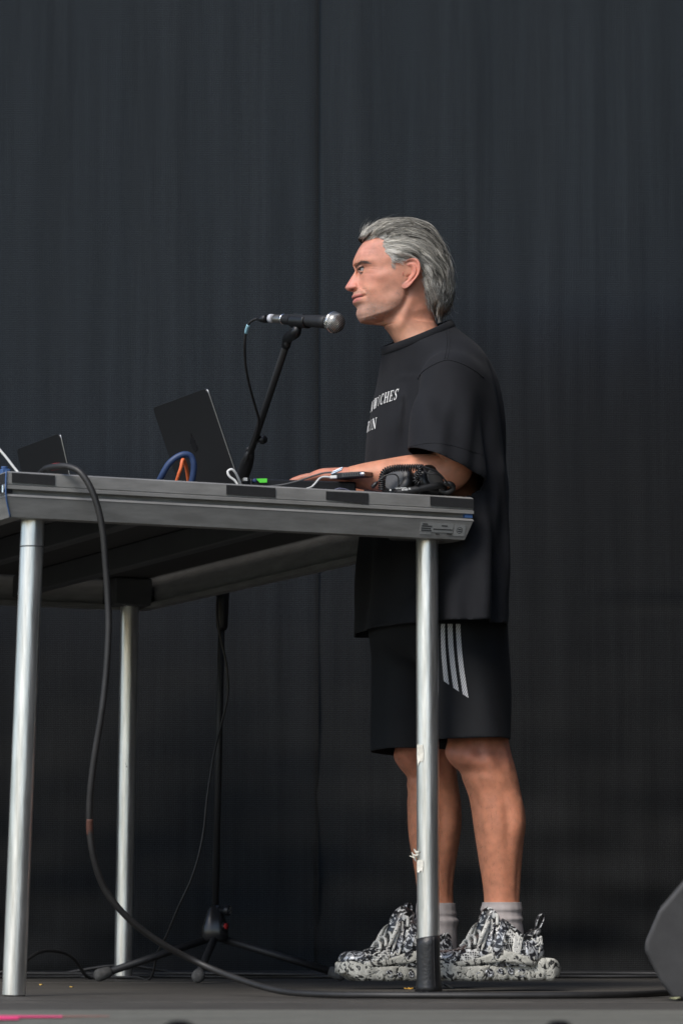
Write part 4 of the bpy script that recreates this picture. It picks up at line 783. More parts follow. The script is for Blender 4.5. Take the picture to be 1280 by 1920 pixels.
for tab in (nl, fl_):
    A = np.array([(py, (xa + xb) / 2, (xb - xa) / 2, l, w) for (py, xa, xb, l, w) in tab]); q = np.linspace(A[0, 0], A[-1, 0], 150); cx, hx, lx, wx = (sinterp(q, A[:, [0, k]]) for k in (1, 2, 3, 4))
    kr = np.array([.25, .5, .25]); cx, hx = (np.r_[a[0], np.convolve(a, kr, 'valid'), a[-1]] for a in (cx, hx))
    a = np.linspace(0, 2 * np.pi, 56, endpoint=False); C = np.array([S(x, y, l) for x, y, l in zip(cx, q, lx)]); r1 = np.array([px_half(x - h, x + h, y, l) for x, h, y, l in zip(cx, hx, q, lx)])
    U = np.tile(PF, (len(q), 1)); Wx = np.tile(PL, (len(q), 1))
    Rg = C[:, None] + (r1[:, None] * np.cos(a)[None])[..., None] * PF + (wx[:, None] * np.sin(a)[None])[..., None] * PL
    Rg = legdisp(Rg, C, U, Wx, a); V, F = rings(Rg); body.addc(V, F, legc(V))
    LEGR.append(Rg); up0 = Rg[0]; hipc = S(822 + (20 if tab[0][3] > 0 else -25), 1240, tab[0][3] * .85); Rg2 = np.array([hipc + (up0 - C[0]) * 1.1, hipc * .5 + C[0] * .5 + (up0 - C[0]) * 1.05, up0]); V, F = rings(Rg2); body.addc(V, F, legc(V))
# trunk under the shirt
tr = [(S(785, 650, 0), .055, .07), (S(800, 690, 0), .085, .165), (S(812, 760, 0), .09, .145), (S(815, 880, 0), .09, .135), (S(815, 1000, 0), .095, .14), (S(815, 1120, 0), .095, .14), (S(813, 1200, 0), .07, .12)]
limb(tr, 32, 50)
# arms
def armc(V): return np.tile(np.array([0.56, 0.245, 0.148]), (len(V), 1))
nearw = S(655, 894, .115)
na = [(S(842, 700, .165), .055, .055), (S(850, 760, .205), .052, .050), (S(853, 820, .222), .049, .046), (S(851, 860, .222), .047, .044), (S(842, 882, .220), .046, .043), (S(815, 889, .208), .046, .042), (S(770, 889.5, .182), .043, .040), (S(720, 892, .158), .036, .037), (S(680, 893.5, .130), .029, .033), (nearw, .0225, .030)]
limb(na, 36, 90, cols=armc)
farw = S(560, 935, -.10)
fa = [(S(778, 708, -.16), .05, .05), (S(778, 780, -.195), .047, .047), (S(770, 860, -.21), .045, .044), (S(745, 905, -.21), .042, .042), (S(690, 925, -.19), .040, .04), (S(630, 932, -.14), .033, .035), (farw, .0225, .030)]
limb(fa, 28, 70, cols=armc)
# hands: flat palm and five separate bent fingers
def hand(wr, fwd, side, up, curl, handed):
    fwd = fwd / np.linalg.norm(fwd); side = side - fwd * np.dot(side, fwd); side /= np.linalg.norm(side); up2 = np.cross(side, fwd) * handed; up2 = up2 if up2[2] > 0 else -up2
    def hp_(f, s_, u): return wr + fwd * f + side * s_ + up2 * u
    C = [(hp_(-.025, 0, .0), .029, .021), (hp_(0, 0, .002), .028, .0195), (hp_(.03, .0, .006), .036, .0175), (hp_(.06, 0, .008), .041, .0165), (hp_(.085, 0, .004), .041, .0135), (hp_(.095, 0, .001), .036, .009)]
    A = catmull(np.array([np.r_[c, a, b] for c, a, b in C]), 30); an = np.linspace(0, 2 * np.pi, 28, endpoint=False)
    Rg = A[:, None, :3] + A[:, 3][:, None, None] * np.cos(an)[None, :, None] * side + A[:, 4][:, None, None] * np.sin(an)[None, :, None] * up2
    col = np.array([0.56, 0.235, 0.16]); body.addc(*rings(Rg), col)
    for k, (s_, L, r) in enumerate(((.030, .070, .0088), (.0105, .078, .0092), (-.0095, .073, .0088), (-.0285, .058, .0078))):
        s_ *= handed; pts = [hp_(.070, s_ * .9, .006)]; ang = curl * 0.35; q = hp_(.088, s_, .007); pts.append(q)
        for sg, da in ((0.45, curl * 0.55), (0.30, curl * 0.8), (0.25, curl * 0.6)):
            q = q + (fwd * math.cos(ang) - up2 * math.sin(ang)) * L * sg; pts.append(q); ang += da
        body.addc(*tube(pts, [r * 1.15, r * 1.12, r * 1.05, r * .95, r * .7], 12, 26), col)
        tip = pts[-1]; nd = (fwd * math.cos(ang) - up2 * math.sin(ang)); nu = (up2 * math.cos(ang) + fwd * math.sin(ang))
        body.addc(*box(tip - nd * 0.004 + nu * r * 0.62, nd * 0.0055, side * r * 0.55, nu * 0.0012), np.array([0.55, 0.32, 0.26]))
    tpts = [hp_(.012, .022 * handed, 0), hp_(.035, .043 * handed, -.006), hp_(.060, .054 * handed, -.012), hp_(.083, .055 * handed, -.018)]
    body.addc(*tube(tpts, [.015, .0125, .0105, .0075], 12, 24), col)
hand(nearw, S(570, 907, .055) - nearw + UP * 0.004, -PL, UP, 0.42, 1)
hand(farw, S(480, 945, -.06) - farw, -PL, UP, 0.3, -1)
bo = body.buildc('body', vcol_mat('skin', 0.50, 0.28, 0.38, bump=0.3, bscale=320, var=0.17), man)
fix_normals(bo)
# fine hair on the shins
rl = np.random.default_rng(21); lh = G()
for Rg in LEGR:
    nr, na_ = Rg.shape[:2]
    for _ in range(520):
        i, j = rl.integers(30, nr - 25), rl.integers(0, na_); p0 = Rg[i, j]; nrm_h = p0 - Rg[i].mean(0); nrm_h /= np.linalg.norm(nrm_h); tip = p0 + nrm_h * .0025 + np.array([rl.normal(0, .003), rl.normal(0, .003), -rl.uniform(.005, .011)]); e_ = np.cross(nrm_h, UP) * .00016
        lh.add([p0 - e_, p0 + e_, p0 + UP * .0003, (p0 + tip) / 2 + nrm_h * .001 - e_ * .8, (p0 + tip) / 2 + nrm_h * .001 + e_ * .8, (p0 + tip) / 2 + nrm_h * .0013, tip], [(0, 1, 4, 3), (1, 2, 5, 4), (2, 0, 3, 5), (3, 4, 6), (4, 5, 6), (5, 3, 6)])
lh.build('leg_hair', mat('leg_hair', (0.17, 0.09, 0.06), 0.6), man)
# eyes: ball, lids and lashes on both sides
M['eye'] = mat('eye_white', (0.42, 0.38, 0.36), 0.2); M['iris'] = mat('iris', (0.03, 0.035, 0.04), 0.15); M['lid'] = mat('eyelid_skin', (0.40, 0.19, 0.13), 0.5); M['lash'] = mat('lash', (0.035, 0.02, 0.016), 0.7)
def surfT(px, py):
    i = int(np.argmin(np.abs(pys - py))); half = slice(1, NR // 2); xs_ = PXg[i, half]; k = np.argsort(xs_); return float(np.interp(px, xs_[k], Tg[i, half][k]))
for sg in (1, -1):
    t0 = surfT(677, 508.5); rE = 0.0118; c = Hd(678.5, 508.5, sg * (t0 - 0.0062))
    u = np.linspace(0, np.pi, 14); g = G(); g.add(*lathe([(-rE * math.cos(x), rE * math.sin(x)) for x in u], c, HF, 20)); eb = g.build('eyeball', M['eye'], man)
    ax = HF * 0.80 + HL * sg * 0.55 - UP * 0.12; ax /= np.linalg.norm(ax)
    g = G(); g.add(*lathe([(-rE * 1.02 * math.cos(x), rE * 1.02 * math.sin(x)) for x in np.linspace(np.pi - 0.5, np.pi, 5)], c, ax, 18)); g.build('iris', M['iris'], eb)
    def lidpts(off, lift): return [Hd(x, y + off, sg * (surfT(x, y + off) + lift)) for x, y in ((668.5, 510.2), (672, 506.4), (677, 505.2), (682, 507.0), (687, 510.3))]
    mesh('upper_lid', *tube([Hd(x, y, sg * (t0 + dl)) for x, y, dl in ((669, 509, .0005), (672.5, 504.9, .0040), (677.5, 503.7, .0050), (682.5, 505.4, .0050), (687.5, 509.2, .0050))], [.0018, .0026, .0028, .0026, .0014], 8, 24), M['lid'], man)
    mesh('lash_line', *tube([Hd(x, y, sg * (t0 + dl)) for x, y, dl in ((668.3, 508.6, .003), (673, 506.3, .0062), (678, 505.6, .0074), (683, 506.9, .0074), (687.5, 510.0, .0062))], [.0007, .0012, .0013, .0012, .0006], 6, 20), M['lash'], man)
    mesh('lower_lid', *tube([Hd(x, y, sg * (t0 + dl)) for x, y, dl in ((670, 512.4, .001), (675, 514.2, .0030), (681, 514.0, .0042), (686.5, 511.6, .0048))], [.0012, .0020, .0020, .0010], 8, 20), M['lid'], man)

# ---- hair
HPOLY = np.array([(668, 447), (672, 437), (690, 425), (712, 411), (750, 407), (795, 412), (818, 431), (832, 455), (843, 482), (851, 512), (853, 548), (846, 574), (832, 592), (818, 590), (802, 583), (794, 566), (787, 550), (783, 532), (785, 508), (778, 494), (752, 493.5), (741, 497), (733, 509), (727, 500), (716, 486), (711, 474), (716, 459), (702, 452), (684, 456), (675, 450)], float)
def inpoly(x, y, poly):
    x = np.asarray(x, float); y = np.asarray(y, float); r = np.zeros(x.shape, bool); j = len(poly) - 1
    for i in range(len(poly)):
        (xi, yi), (xj, yj) = poly[i], poly[j]; c = ((yi > y) != (yj > y)) & (x < (xj - xi) * (y - yi) / (yj - yi + 1e-12) + xi); r ^= c; j = i
    return r
thF = [(408, 744), (412, 716), (418, 702), (426, 691), (434, 681), (441, 674.5), (447, 671), (452, 676), (458, 684), (470, 690), (600, 700)]
thB = [(408, 762), (411, 782), (416, 798), (424, 811), (432, 818), (455, 831), (482, 842), (512, 850), (535, 852), (550, 852), (562, 849), (574, 844), (584, 838), (594, 826)]
thW = [(408, .012), (411, .030), (416, .044), (424, .056), (436, .068), (455, .0785), (480, .0825), (510, .0835), (540, .0800), (560, .075), (580, .066), (594, .050)]
_gx, _gy = np.arange(640, 870, 1.0), np.arange(404, 602, 1.0); _SK = np.zeros((len(_gy), len(_gx)))
for _k, _y in enumerate(_gy):
    _i = int(np.argmin(np.abs(pys - _y))); _h = slice(1, NR // 2); _o = np.argsort(PXg[_i, _h]); _SK[_k] = np.interp(_gx, PXg[_i, _h][_o], Tg[_i, _h][_o], left=0, right=0) if _y > 413 else 0
def skinT(px, py):
    fx = np.clip(np.asarray(px, float) - 640, 0, len(_gx) - 1.01); fy = np.clip(np.asarray(py, float) - 404, 0, len(_gy) - 1.01); ix, iy = fx.astype(int), fy.astype(int); u, v = fx - ix, fy - iy
    return _SK[iy, ix] * (1 - u) * (1 - v) + _SK[iy, ix + 1] * u * (1 - v) + _SK[iy + 1, ix] * (1 - u) * v + _SK[iy + 1, ix + 1] * u * v
HLINE = np.array([(684, 456), (702, 452), (716, 459), (711, 474), (716, 486), (727, 500), (733, 509), (741, 497), (752, 493.5), (778, 494), (785, 508), (783, 532), (787, 550), (794, 566), (802, 583), (818, 590)], float)
def hdist(px, py):
    px, py = np.asarray(px, float), np.asarray(py, float); d = np.full(px.shape, 1e9)
    for (x0, y0), (x1, y1) in zip(HLINE[:-1], HLINE[1:]):
        dx, dy = x1 - x0, y1 - y0; t = np.clip(((px - x0) * dx + (py - y0) * dy) / (dx * dx + dy * dy), 0, 1); d = np.minimum(d, np.hypot(px - x0 - t * dx, py - y0 - t * dy))
    return d
def hairT(px, py):
    px, py = np.asarray(px, float), np.asarray(py, float); F_, B_, W_ = (sinterp(py, t) for t in (thF, thB, thW)); x = np.clip(np.abs((px - (F_ + B_) / 2) / ((B_ - F_) / 2)), 0, 1); T = W_ * (1 - x ** 2.3) ** (1 / 2.1)
    k = sstep(0, 18, hdist(px, py)) * sstep(0.0, 1.0, 1.0); sk = skinT(px, py) + 0.0008; return np.where(sk > 0.01, np.minimum(T, sk) * (1 - k) + T * k, T)
hp_y = np.arange(408, 594.1, 1.5); A, Bp = np.meshgrid(hp_y, ph, indexing='ij'); F_, B_ = sinterp(A, thF), sinterp(A, thB); cb_ = np.cos(Bp); HX = (F_ + B_) / 2 - (B_ - F_) / 2 * cb_
HLt = hairT(HX, A) * np.sign(np.sin(Bp)); Vc = Hd(HX, A, HLt * 0.985); Vv, Fc = rings(Vc); pxf, pyf = HX.ravel(), A.ravel()
okp = inpoly(pxf, pyf, HPOLY) & (hdist(pxf, pyf) > 5.0)
Fk = [f for f in Fc if len(f) == 4 and sum(okp[i] for i in f) >= 3]
used = sorted({i for f in Fk for i in f}); mp_ = {v: i for i, v in enumerate(used)}
HG = CG(); HG.addc(Vv[used], [tuple(mp_[i] for i in f) for f in Fk], np.array([0.12, 0.11, 0.10]))
FLOW = np.array([(672, 445, .35, -.94), (684, 446, .55, -.83), (700, 428, .86, -.5), (722, 416, .97, -.22), (750, 410, 1, .05), (790, 414, .9, .42), (818, 436, .66, .75), (836, 470, .38, .92), (849, 520, .08, 1), (851, 555, -.15, .98), (840, 582, -.5, .86), (714, 470, .9, -.1), (716, 456, .88, -.45), (722, 488, .95, .2), (735, 470, .97, -.05), (745, 490, .93, .22), (765, 480, .93, .33), (782, 492, .75, .65), (788, 520, .35, .94), (790, 548, .3, .95), (805, 575, .45, .88), (820, 545, .25, .97), (812, 500, .62, .78), (780, 450, .93, .34), (740, 440, .97, -.08), (738, 494, .95, .18), (730, 494, .92, .3)], float)
def flow(px, py):
    d2 = (FLOW[:, 0] - px) ** 2 + (FLOW[:, 1] - py) ** 2; w = 1 / (d2 + 60) ** 1.6; v = (FLOW[:, 2:] * w[:, None]).sum(0); return v / np.linalg.norm(v)
rh = np.random.default_rng(5)
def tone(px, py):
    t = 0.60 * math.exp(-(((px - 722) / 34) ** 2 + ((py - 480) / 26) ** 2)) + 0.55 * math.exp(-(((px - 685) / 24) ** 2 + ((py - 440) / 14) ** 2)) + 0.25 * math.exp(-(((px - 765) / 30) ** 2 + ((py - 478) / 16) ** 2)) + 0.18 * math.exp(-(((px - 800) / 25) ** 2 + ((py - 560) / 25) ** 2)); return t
ear_keep = ec + (eo - ec) * 0.93
def over_ear(q): return inpoly(q[:, 0], q[:, 1], ear_keep).sum() > 1
def strand(pts2, lifts, sg, r0, col):
    q = np.array(pts2); T = hairT(q[:, 0], q[:, 1]); c = Hd(q[:, 0], q[:, 1], sg * (T + lifts)); n = len(c); rr_ = r0 * np.linspace(1, 0.25, n) ** 0.7
    Tn = np.gradient(c, axis=0); Tn /= np.maximum(np.linalg.norm(Tn, axis=1), 1e-9)[:, None]; N = np.cross(Tn, HL); N /= np.maximum(np.linalg.norm(N, axis=1), 1e-9)[:, None]; Bq = np.cross(Tn, N)
    a = np.array([0, 2.094, 4.189]); Rg = c[:, None] + rr_[:, None, None] * (np.cos(a)[None, :, None] * N[:, None] + np.sin(a)[None, :, None] * Bq[:, None])
    return Rg.reshape(-1, 3)
SEG = 11; fac = [(i * 3 + j, i * 3 + (j + 1) % 3, (i + 1) * 3 + (j + 1) % 3, (i + 1) * 3 + j) for i in range(SEG - 1) for j in range(3)]
HV, HC = [], []
def lock(x, y, L, nst, spread, sg, lift0, k=1.0, bright=0.0):
    path = [(x, y)]; st = L / (SEG - 1); wob = rh.normal(0, 0.20); ph0 = rh.uniform(0, 6)
    for i in range(SEG - 1):
        v = flow(*path[-1]); a = wob * math.sin(ph0 + i * 0.7); v = np.array([v[0] * math.cos(a) - v[1] * math.sin(a), v[0] * math.sin(a) + v[1] * math.cos(a)]); path.append((path[-1][0] + v[0] * st, path[-1][1] + v[1] * st))
    path = np.array(path); tt = np.linspace(0, 1, SEG); tn = tone(*path[3]); lk = rh.normal(0, 0.15)
    for s_ in range(nst):
        off = rh.normal(0, spread, 2); conv = (1 - 0.55 * tt)[:, None]; q = path + off * conv + np.c_[np.sin(tt * 5 + ph0 + s_) * 0.35, np.cos(tt * 4 + s_) * 0.35]
        if over_ear(q) or not inpoly(q[:, 0], q[:, 1], HPOLY)[1:].mean() > 0.62: continue
        lf = lift0 + rh.uniform(-0.0015, 0.0025) + 0.002 * np.sin(np.pi * tt) + rh.normal(0, .0004)
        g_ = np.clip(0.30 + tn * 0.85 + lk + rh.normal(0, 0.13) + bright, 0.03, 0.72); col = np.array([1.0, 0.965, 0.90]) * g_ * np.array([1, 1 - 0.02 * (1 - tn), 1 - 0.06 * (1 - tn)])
        HV.append(strand(q, lf, sg, rh.uniform(.00028, .00050) * k, col)); HC.append(np.tile(col, (SEG * 3, 1)))
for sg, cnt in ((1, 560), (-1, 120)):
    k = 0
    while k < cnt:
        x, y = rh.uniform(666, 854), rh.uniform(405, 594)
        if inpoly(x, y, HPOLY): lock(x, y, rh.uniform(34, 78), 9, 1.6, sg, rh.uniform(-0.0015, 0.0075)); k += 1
# roots along the hairline: single hairs rising out of the skin and sweeping back
cum = np.r_[0, np.cumsum(np.linalg.norm(np.diff(HLINE, axis=0), axis=1))]
def free_strand(x, y, L, sg, g_, r0, lift=0.0015, root=True, wob=0.2, curl=0.0):
    q = [(x, y)]; a0 = rh.normal(0, wob * 0.5); ph0 = rh.uniform(0, 6)
    for i in range(SEG - 1):
        v = flow(*q[-1]); a = a0 + wob * math.sin(ph0 + i * .6) * .6 + curl * (i / SEG) ** 2; q.append((q[-1][0] + (v[0] * math.cos(a) - v[1] * math.sin(a)) * L / (SEG - 1), q[-1][1] + (v[0] * math.sin(a) + v[1] * math.cos(a)) * L / (SEG - 1)))
    tt = np.linspace(0, 1, SEG); lf = lift * np.sin(np.pi * np.clip(tt * 1.2, 0, 1)) + (0.0 if root else lift) + 0.0006; q = np.array(q); q[:, 1] += 0.5 * np.sin(tt * 6 + ph0)
    if over_ear(q): return
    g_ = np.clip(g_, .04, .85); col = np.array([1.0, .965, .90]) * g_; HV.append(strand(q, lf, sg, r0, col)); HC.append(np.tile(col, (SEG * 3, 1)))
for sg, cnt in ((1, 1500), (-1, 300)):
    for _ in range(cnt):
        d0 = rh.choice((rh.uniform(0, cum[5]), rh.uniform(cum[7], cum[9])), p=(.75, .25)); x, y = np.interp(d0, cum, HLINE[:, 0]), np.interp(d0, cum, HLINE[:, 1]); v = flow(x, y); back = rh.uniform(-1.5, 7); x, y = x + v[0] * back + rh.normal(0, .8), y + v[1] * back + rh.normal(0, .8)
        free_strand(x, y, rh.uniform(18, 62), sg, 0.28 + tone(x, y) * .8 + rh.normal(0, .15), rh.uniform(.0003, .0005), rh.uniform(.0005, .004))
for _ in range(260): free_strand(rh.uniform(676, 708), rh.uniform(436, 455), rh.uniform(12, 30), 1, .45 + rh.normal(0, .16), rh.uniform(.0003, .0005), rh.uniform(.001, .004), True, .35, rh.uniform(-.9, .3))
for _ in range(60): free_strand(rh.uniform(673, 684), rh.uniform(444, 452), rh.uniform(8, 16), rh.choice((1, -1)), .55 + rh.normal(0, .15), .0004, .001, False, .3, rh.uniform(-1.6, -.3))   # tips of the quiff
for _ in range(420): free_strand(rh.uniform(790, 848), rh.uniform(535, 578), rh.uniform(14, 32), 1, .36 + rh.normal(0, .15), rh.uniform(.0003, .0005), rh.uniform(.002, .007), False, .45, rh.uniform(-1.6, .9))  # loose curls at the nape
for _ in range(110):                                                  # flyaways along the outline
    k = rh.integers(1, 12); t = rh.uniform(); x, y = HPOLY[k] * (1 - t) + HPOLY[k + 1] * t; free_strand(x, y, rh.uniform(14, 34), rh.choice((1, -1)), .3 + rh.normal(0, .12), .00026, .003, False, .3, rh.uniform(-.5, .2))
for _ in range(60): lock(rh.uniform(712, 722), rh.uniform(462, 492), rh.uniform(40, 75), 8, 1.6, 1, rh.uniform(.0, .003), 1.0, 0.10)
# short grey stubble on jaw, chin and lip
for _ in range(900):
    x, y = rh.uniform(664, 748), rh.uniform(549, 606)
    if y > interp(x, tJ) + 2 or (y < 575 and 690 < x < 735) or (y < 572 and x < 682 and y > 555) or x < sinterp(y, tF) + 3.5: continue
    t0 = float(skinT(x, y)); c0 = Hd(x, y, t0 - .0003); c1 = Hd(x + .9, y + 1.2, t0 + .0012); col = np.array([1, .9, .82]) * rh.uniform(.10, .34); cc = np.array([c0 + (c1 - c0) * i / (SEG - 1) for i in range(SEG)]); a3 = np.array([(0, 0, .0002), (.0002, 0, -.0001), (-.0002, 0, -.0001)]); HV.append((cc[:, None] + a3[None]).reshape(-1, 3)); HC.append(np.tile(col, (SEG * 3, 1)))
for sg in (1, -1):                                                    # sideburn and eyebrow hairs
    for _ in range(40):
        x, y = rh.uniform(727, 734), rh.uniform(498, 511); q = [(x + 0.6 * i * 0.5, y + i * 0.7) for i in range(SEG)]; t0 = surfT(x, y); T0 = hairT(np.array(x), np.array(y)); col = np.array([1, .92, .82]) * rh.uniform(.25, .5); HV.append(strand(q, t0 - T0 + 0.001, sg, .0003, col)); HC.append(np.tile(col, (SEG * 3, 1)))
    for _ in range(80):
        u = rh.uniform(0, 1); x = 665.5 + 21 * u; y = 503.5 - 6.0 * math.sin(min(1, u * 1.7) * 1.5) + 4.0 * max(0, u - 0.45) / 0.55 + rh.normal(0, 1.5 * (1 - 0.55 * u)); d_ = np.array([0.75 + 0.2 * u, -0.55 + 0.75 * u]); L = rh.uniform(4, 7)
        q = np.array([(x + d_[0] * L * i / (SEG - 1), y + d_[1] * L * i / (SEG - 1)) for i in range(SEG)]); tq = np.array([surfT(a, b) for a, b in q]); T0 = hairT(q[:, 0], q[:, 1]); col = np.array([1, .78, .66]) * rh.uniform(.08, .22); HV.append(strand(q, tq - T0 + 0.0009, sg, .00032, col)); HC.append(np.tile(col, (SEG * 3, 1)))
nst_ = len(HV); Vs = np.vstack(HV); fa_ = np.array(fac); Fs = (fa_[None] + (np.arange(nst_) * SEG * 3)[:, None, None]).reshape(-1, 4)
HG.V.append(Vs); HG.F += [tuple(f) for f in (Fs + HG.n)]; HG.n += len(Vs); HG.C.append(np.vstack(HC))
HG.buildc('hair', vcol_mat('grey_hair', 0.42, 0, 0.5, var=0.05), man)
# thin black ear-monitor lead curling behind the neck
mesh('ear_lead', *tube([Hd(x, y, .035) for x, y in ((829, 592), (836, 595), (842, 590), (844.5, 582), (842, 575), (836, 573))], 0.0009, 6, 30), M['black'], man)

# ------------------------------------------------------------------ clothes
def cloth_mat(name, col, rough=0.85, bump=0.25, bscale=900, sheen=0.03):
    m = mat(name, col, rough, bump=bump, bscale=bscale, var=0.10, vscale=25, spec=0.25, sheen=sheen); m.node_tree.nodes['Principled BSDF'].inputs['Sheen Roughness'].default_value = 0.5; return m
M['tee'] = cloth_mat('black_jersey', (0.0095, 0.0100, 0.0125)); M['shorts'] = cloth_mat('black_shorts_fabric', (0.0062, 0.0068, 0.0085), 0.7)
tt_py = [1230, 1180, 1060, 960, 880, 820, 760, 725, 700, 675, 655, 635, 615, 595]
tt_c = [802, 802, 807, 814, 816, 816, 817, 817, 815, 811, 805, 798, 791, 787]
tt_a = [.126, .123, .126, .130, .128, .128, .120, .112, .105, .098, .092, .084, .074, .066]
tt_b = [.275, .270, .258, .246, .236, .226, .214, .203, .190, .172, .145, .108, .076, .066]
tz = np.array([zpy(p) for p in tt_py]); ts = np.array([sco(c, p) for c, p in zip(tt_c, tt_py)])
def loc3(V): d = np.asarray(V) - C0; return np.stack([d @ PF, d @ PL, d[..., 2]], -1)
def world3(V): V = np.asarray(V); return C0 + V[..., :1] * PF + V[..., 1:2] * PL + V[..., 2:3] * UP
def tab(z, vals): return sinterp(z, np.c_[tz, vals])
def sleeve(side):
    a = loc3(S(846, 712, .175 * side) if side > 0 else S(778, 715, -.165)); b = loc3(S(834, 868, .240) if side > 0 else S(768, 868, -.215)); return a, b
def cone_sdf(s, l, z, a, b, rs0, rs1, rl0, rl1, ext=0.0):
    ab = b - a; L = np.linalg.norm(ab); n = ab / L; es = np.array([1.0, 0, 0]); es = es - n * np.dot(es, n); es /= np.linalg.norm(es); el = np.cross(n, es)
    X = np.stack([s - a[0], l - a[1], z - a[2]], -1); t = (X @ n) / L; tc = np.clip(t, 0, 1 + ext); r1 = rs0 + (rs1 - rs0) * tc; r2 = rl0 + (rl1 - rl0) * tc
    q = np.sqrt((X @ es / r1) ** 2 + (X @ el / r2) ** 2 + ((t - tc) * L / np.minimum(r1, r2)) ** 2); return (q - 1) * np.minimum(r1, r2), t, X @ es, X @ el
SA, SBk = sleeve(1), sleeve(-1)
def torso_sdf(s, l, z):
    sc_, a, b = tab(z, ts), tab(z, tt_a), tab(z, tt_b)
    phi = np.arctan2(l / b, (s - sc_) / a); low = sstep(zpy(700), zpy(1150), z)
    w = 0.0065 * low * np.sin(5 * phi + 1.2 + 1.5 * np.sin(z * 4)) + 0.0042 * low * np.sin(11 * phi - 5 * z + 0.6) + 0.0016 * np.sin(9 * phi + 22 * z) * low
    # drag folds falling from the near armpit and across the belly
    for (px0, py0, px1, py1, wd, am) in ((784, 720, 772, 850, .010, -.007), (770, 735, 738, 880, .012, .004), (800, 1090, 735, 1170, .016, -.004), (900, 900, 930, 1150, .016, .005), (870, 950, 885, 1170, .014, -.0045), (715, 790, 712, 900, .008, -.0035), (742, 665, 790, 705, .010, .003), (905, 700, 925, 860, .012, -.004)):
        pa, pb = loc3(S(px0, py0, 0.12)), loc3(S(px1, py1, 0.12)); d0 = pb - pa; zz = np.clip((z - pa[2]) / (d0[2] - 1e-9), 0, 1); ss = pa[0] + d0[0] * zz; fall = np.exp(-np.maximum(0, np.abs(z - (pa[2] + d0[2] / 2)) - abs(d0[2]) / 2) ** 2 / 0.0016)
        w = w + 1.7 * am * np.exp(-((s - ss) / wd) ** 2) * fall * sstep(0.0, 0.1, l)
    q = (np.abs((s - sc_) / a) ** 2.25 + np.abs(l / b) ** 2.25) ** (1 / 2.25); return (q - 1) * np.minimum(a, b) - w
def shirt_sdf(s, l, z):
    d = torso_sdf(s, l, z)
    for (a, b), sd_ in ((SA, 1), (SBk, -1)):
        c, t, e1, e2 = cone_sdf(s, l, z, a, b, .070, .088, .062, .066, 0.06)
        fold = 0.0048 * np.sin(t * 5.5 + e1 * 60 + 0.4) * sstep(0.0, 0.4, t) + 0.0042 * np.sin(e1 * 75 + t * 2 + 1) * sstep(0.2, 0.9, t) + 0.006 * np.exp(-((e1 - 0.018 - 0.02 * t) / 0.016) ** 2) * sstep(.1, .6, t) - 0.005 * np.exp(-((e1 + 0.045) / 0.014) ** 2) * sstep(.2, .7, t)
        d = smin(d, c - fold, 0.004 + 0.020 * sstep(0.75, 0.15, t))
    return d
ss_, ll_, zz_ = np.arange(-0.26, 0.24, .0055), np.arange(-0.36, 0.365, .0055), np.arange(zpy(1205), zpy(592), .0055)
V, F = surface_nets(shirt_sdf, ss_, ll_, zz_); V = relax(V, F, 6)
bm = bmesh.new(); Vw = world3(V); vv = [bm.verts.new(v) for v in Vw]
for f in F:
    try: bm.faces.new([vv[i] for i in f])
    except ValueError: pass
bm.normal_update()
def cut(bm, co, no, pred):
    """slice off what lies beyond the plane, only among faces that pred (on an array of centres) accepts"""
    def pick():
        bm.faces.ensure_lookup_table(); fl = bm.faces[:]; c = np.array([f.calc_center_median()[:] for f in fl]); return fl, c, pred(c)
    fl, c, ok = pick(); fs = [f for f, k in zip(fl, ok) if k]; es = list({e for f in fs for e in f.edges}); vs_ = list({v for f in fs for v in f.verts})
    bmesh.ops.bisect_plane(bm, geom=fs + es + vs_, plane_co=co, plane_no=no, dist=1e-6)
    fl, c, ok = pick(); ok = ok & ((c - np.asarray(co)) @ np.asarray(no) > 0)
    bmesh.ops.delete(bm, geom=[f for f, k in zip(fl, ok) if k], context='FACES')
hem_c = world3(np.array([sco(813, 1180), 0, zpy(1180)])); cut(bm, hem_c, Vector((0, 0, -1)), lambda c: np.ones(len(c), bool))
for (a, b), sd_, off in ((SA, 1, 0), (SBk, -1, 0)):
    ax = (b - a) / np.linalg.norm(b - a); axw = PF * ax[0] + PL * ax[1] + UP * ax[2]
    no = axw + PF * 0.12 - PL * sd_ * 0.42; no /= np.linalg.norm(no); cc = world3(b)
    def own(c, a=a, b=b, sd_=sd_):
        q = loc3(c); d1 = cone_sdf(q[:, 0], q[:, 1], q[:, 2], a, b, .070, .088, .062, .066, 0.06)[0]; d2 = torso_sdf(q[:, 0], q[:, 1], q[:, 2]); return (d1 < d2 + 0.003) & (q[:, 1] * sd_ > 0.12)
    cut(bm, cc, Vector(no), own)
cA, cB = S(739, 646, 0), S(849, 599, 0); cdir = cB - cA; cn = np.cross(cdir, PL); cn /= np.linalg.norm(cn)
if cn[2] < 0: cn = -cn
cmid = (cA + cB) / 2 - cn * 0.010; cut(bm, cmid, Vector(cn), lambda c: c[:, 2] > zpy(670))
loopv = [v for v in bm.verts if v.is_boundary and abs((Vector(v.co) - Vector(cmid)).dot(Vector(cn))) < 1e-4]
sh = bpy.data.meshes.new('t_shirt'); 
bmesh.ops.remove_doubles(bm, verts=bm.verts[:], dist=0.0004); bmesh.ops.delete(bm, geom=[v for v in bm.verts if not v.link_faces], context='VERTS')
Vt = np.array([v.co[:] for v in bm.verts]); bm.verts.index_update(); Ft = [tuple(v.index for v in f.verts) for f in bm.faces]
bvh = BVHTree.FromBMesh(bm)
lp = np.array([v.co[:] for v in bm.verts if v.is_boundary and abs((Vector(v.co) - Vector(cmid)).dot(Vector(cn))) < 2e-4]); bm.free()
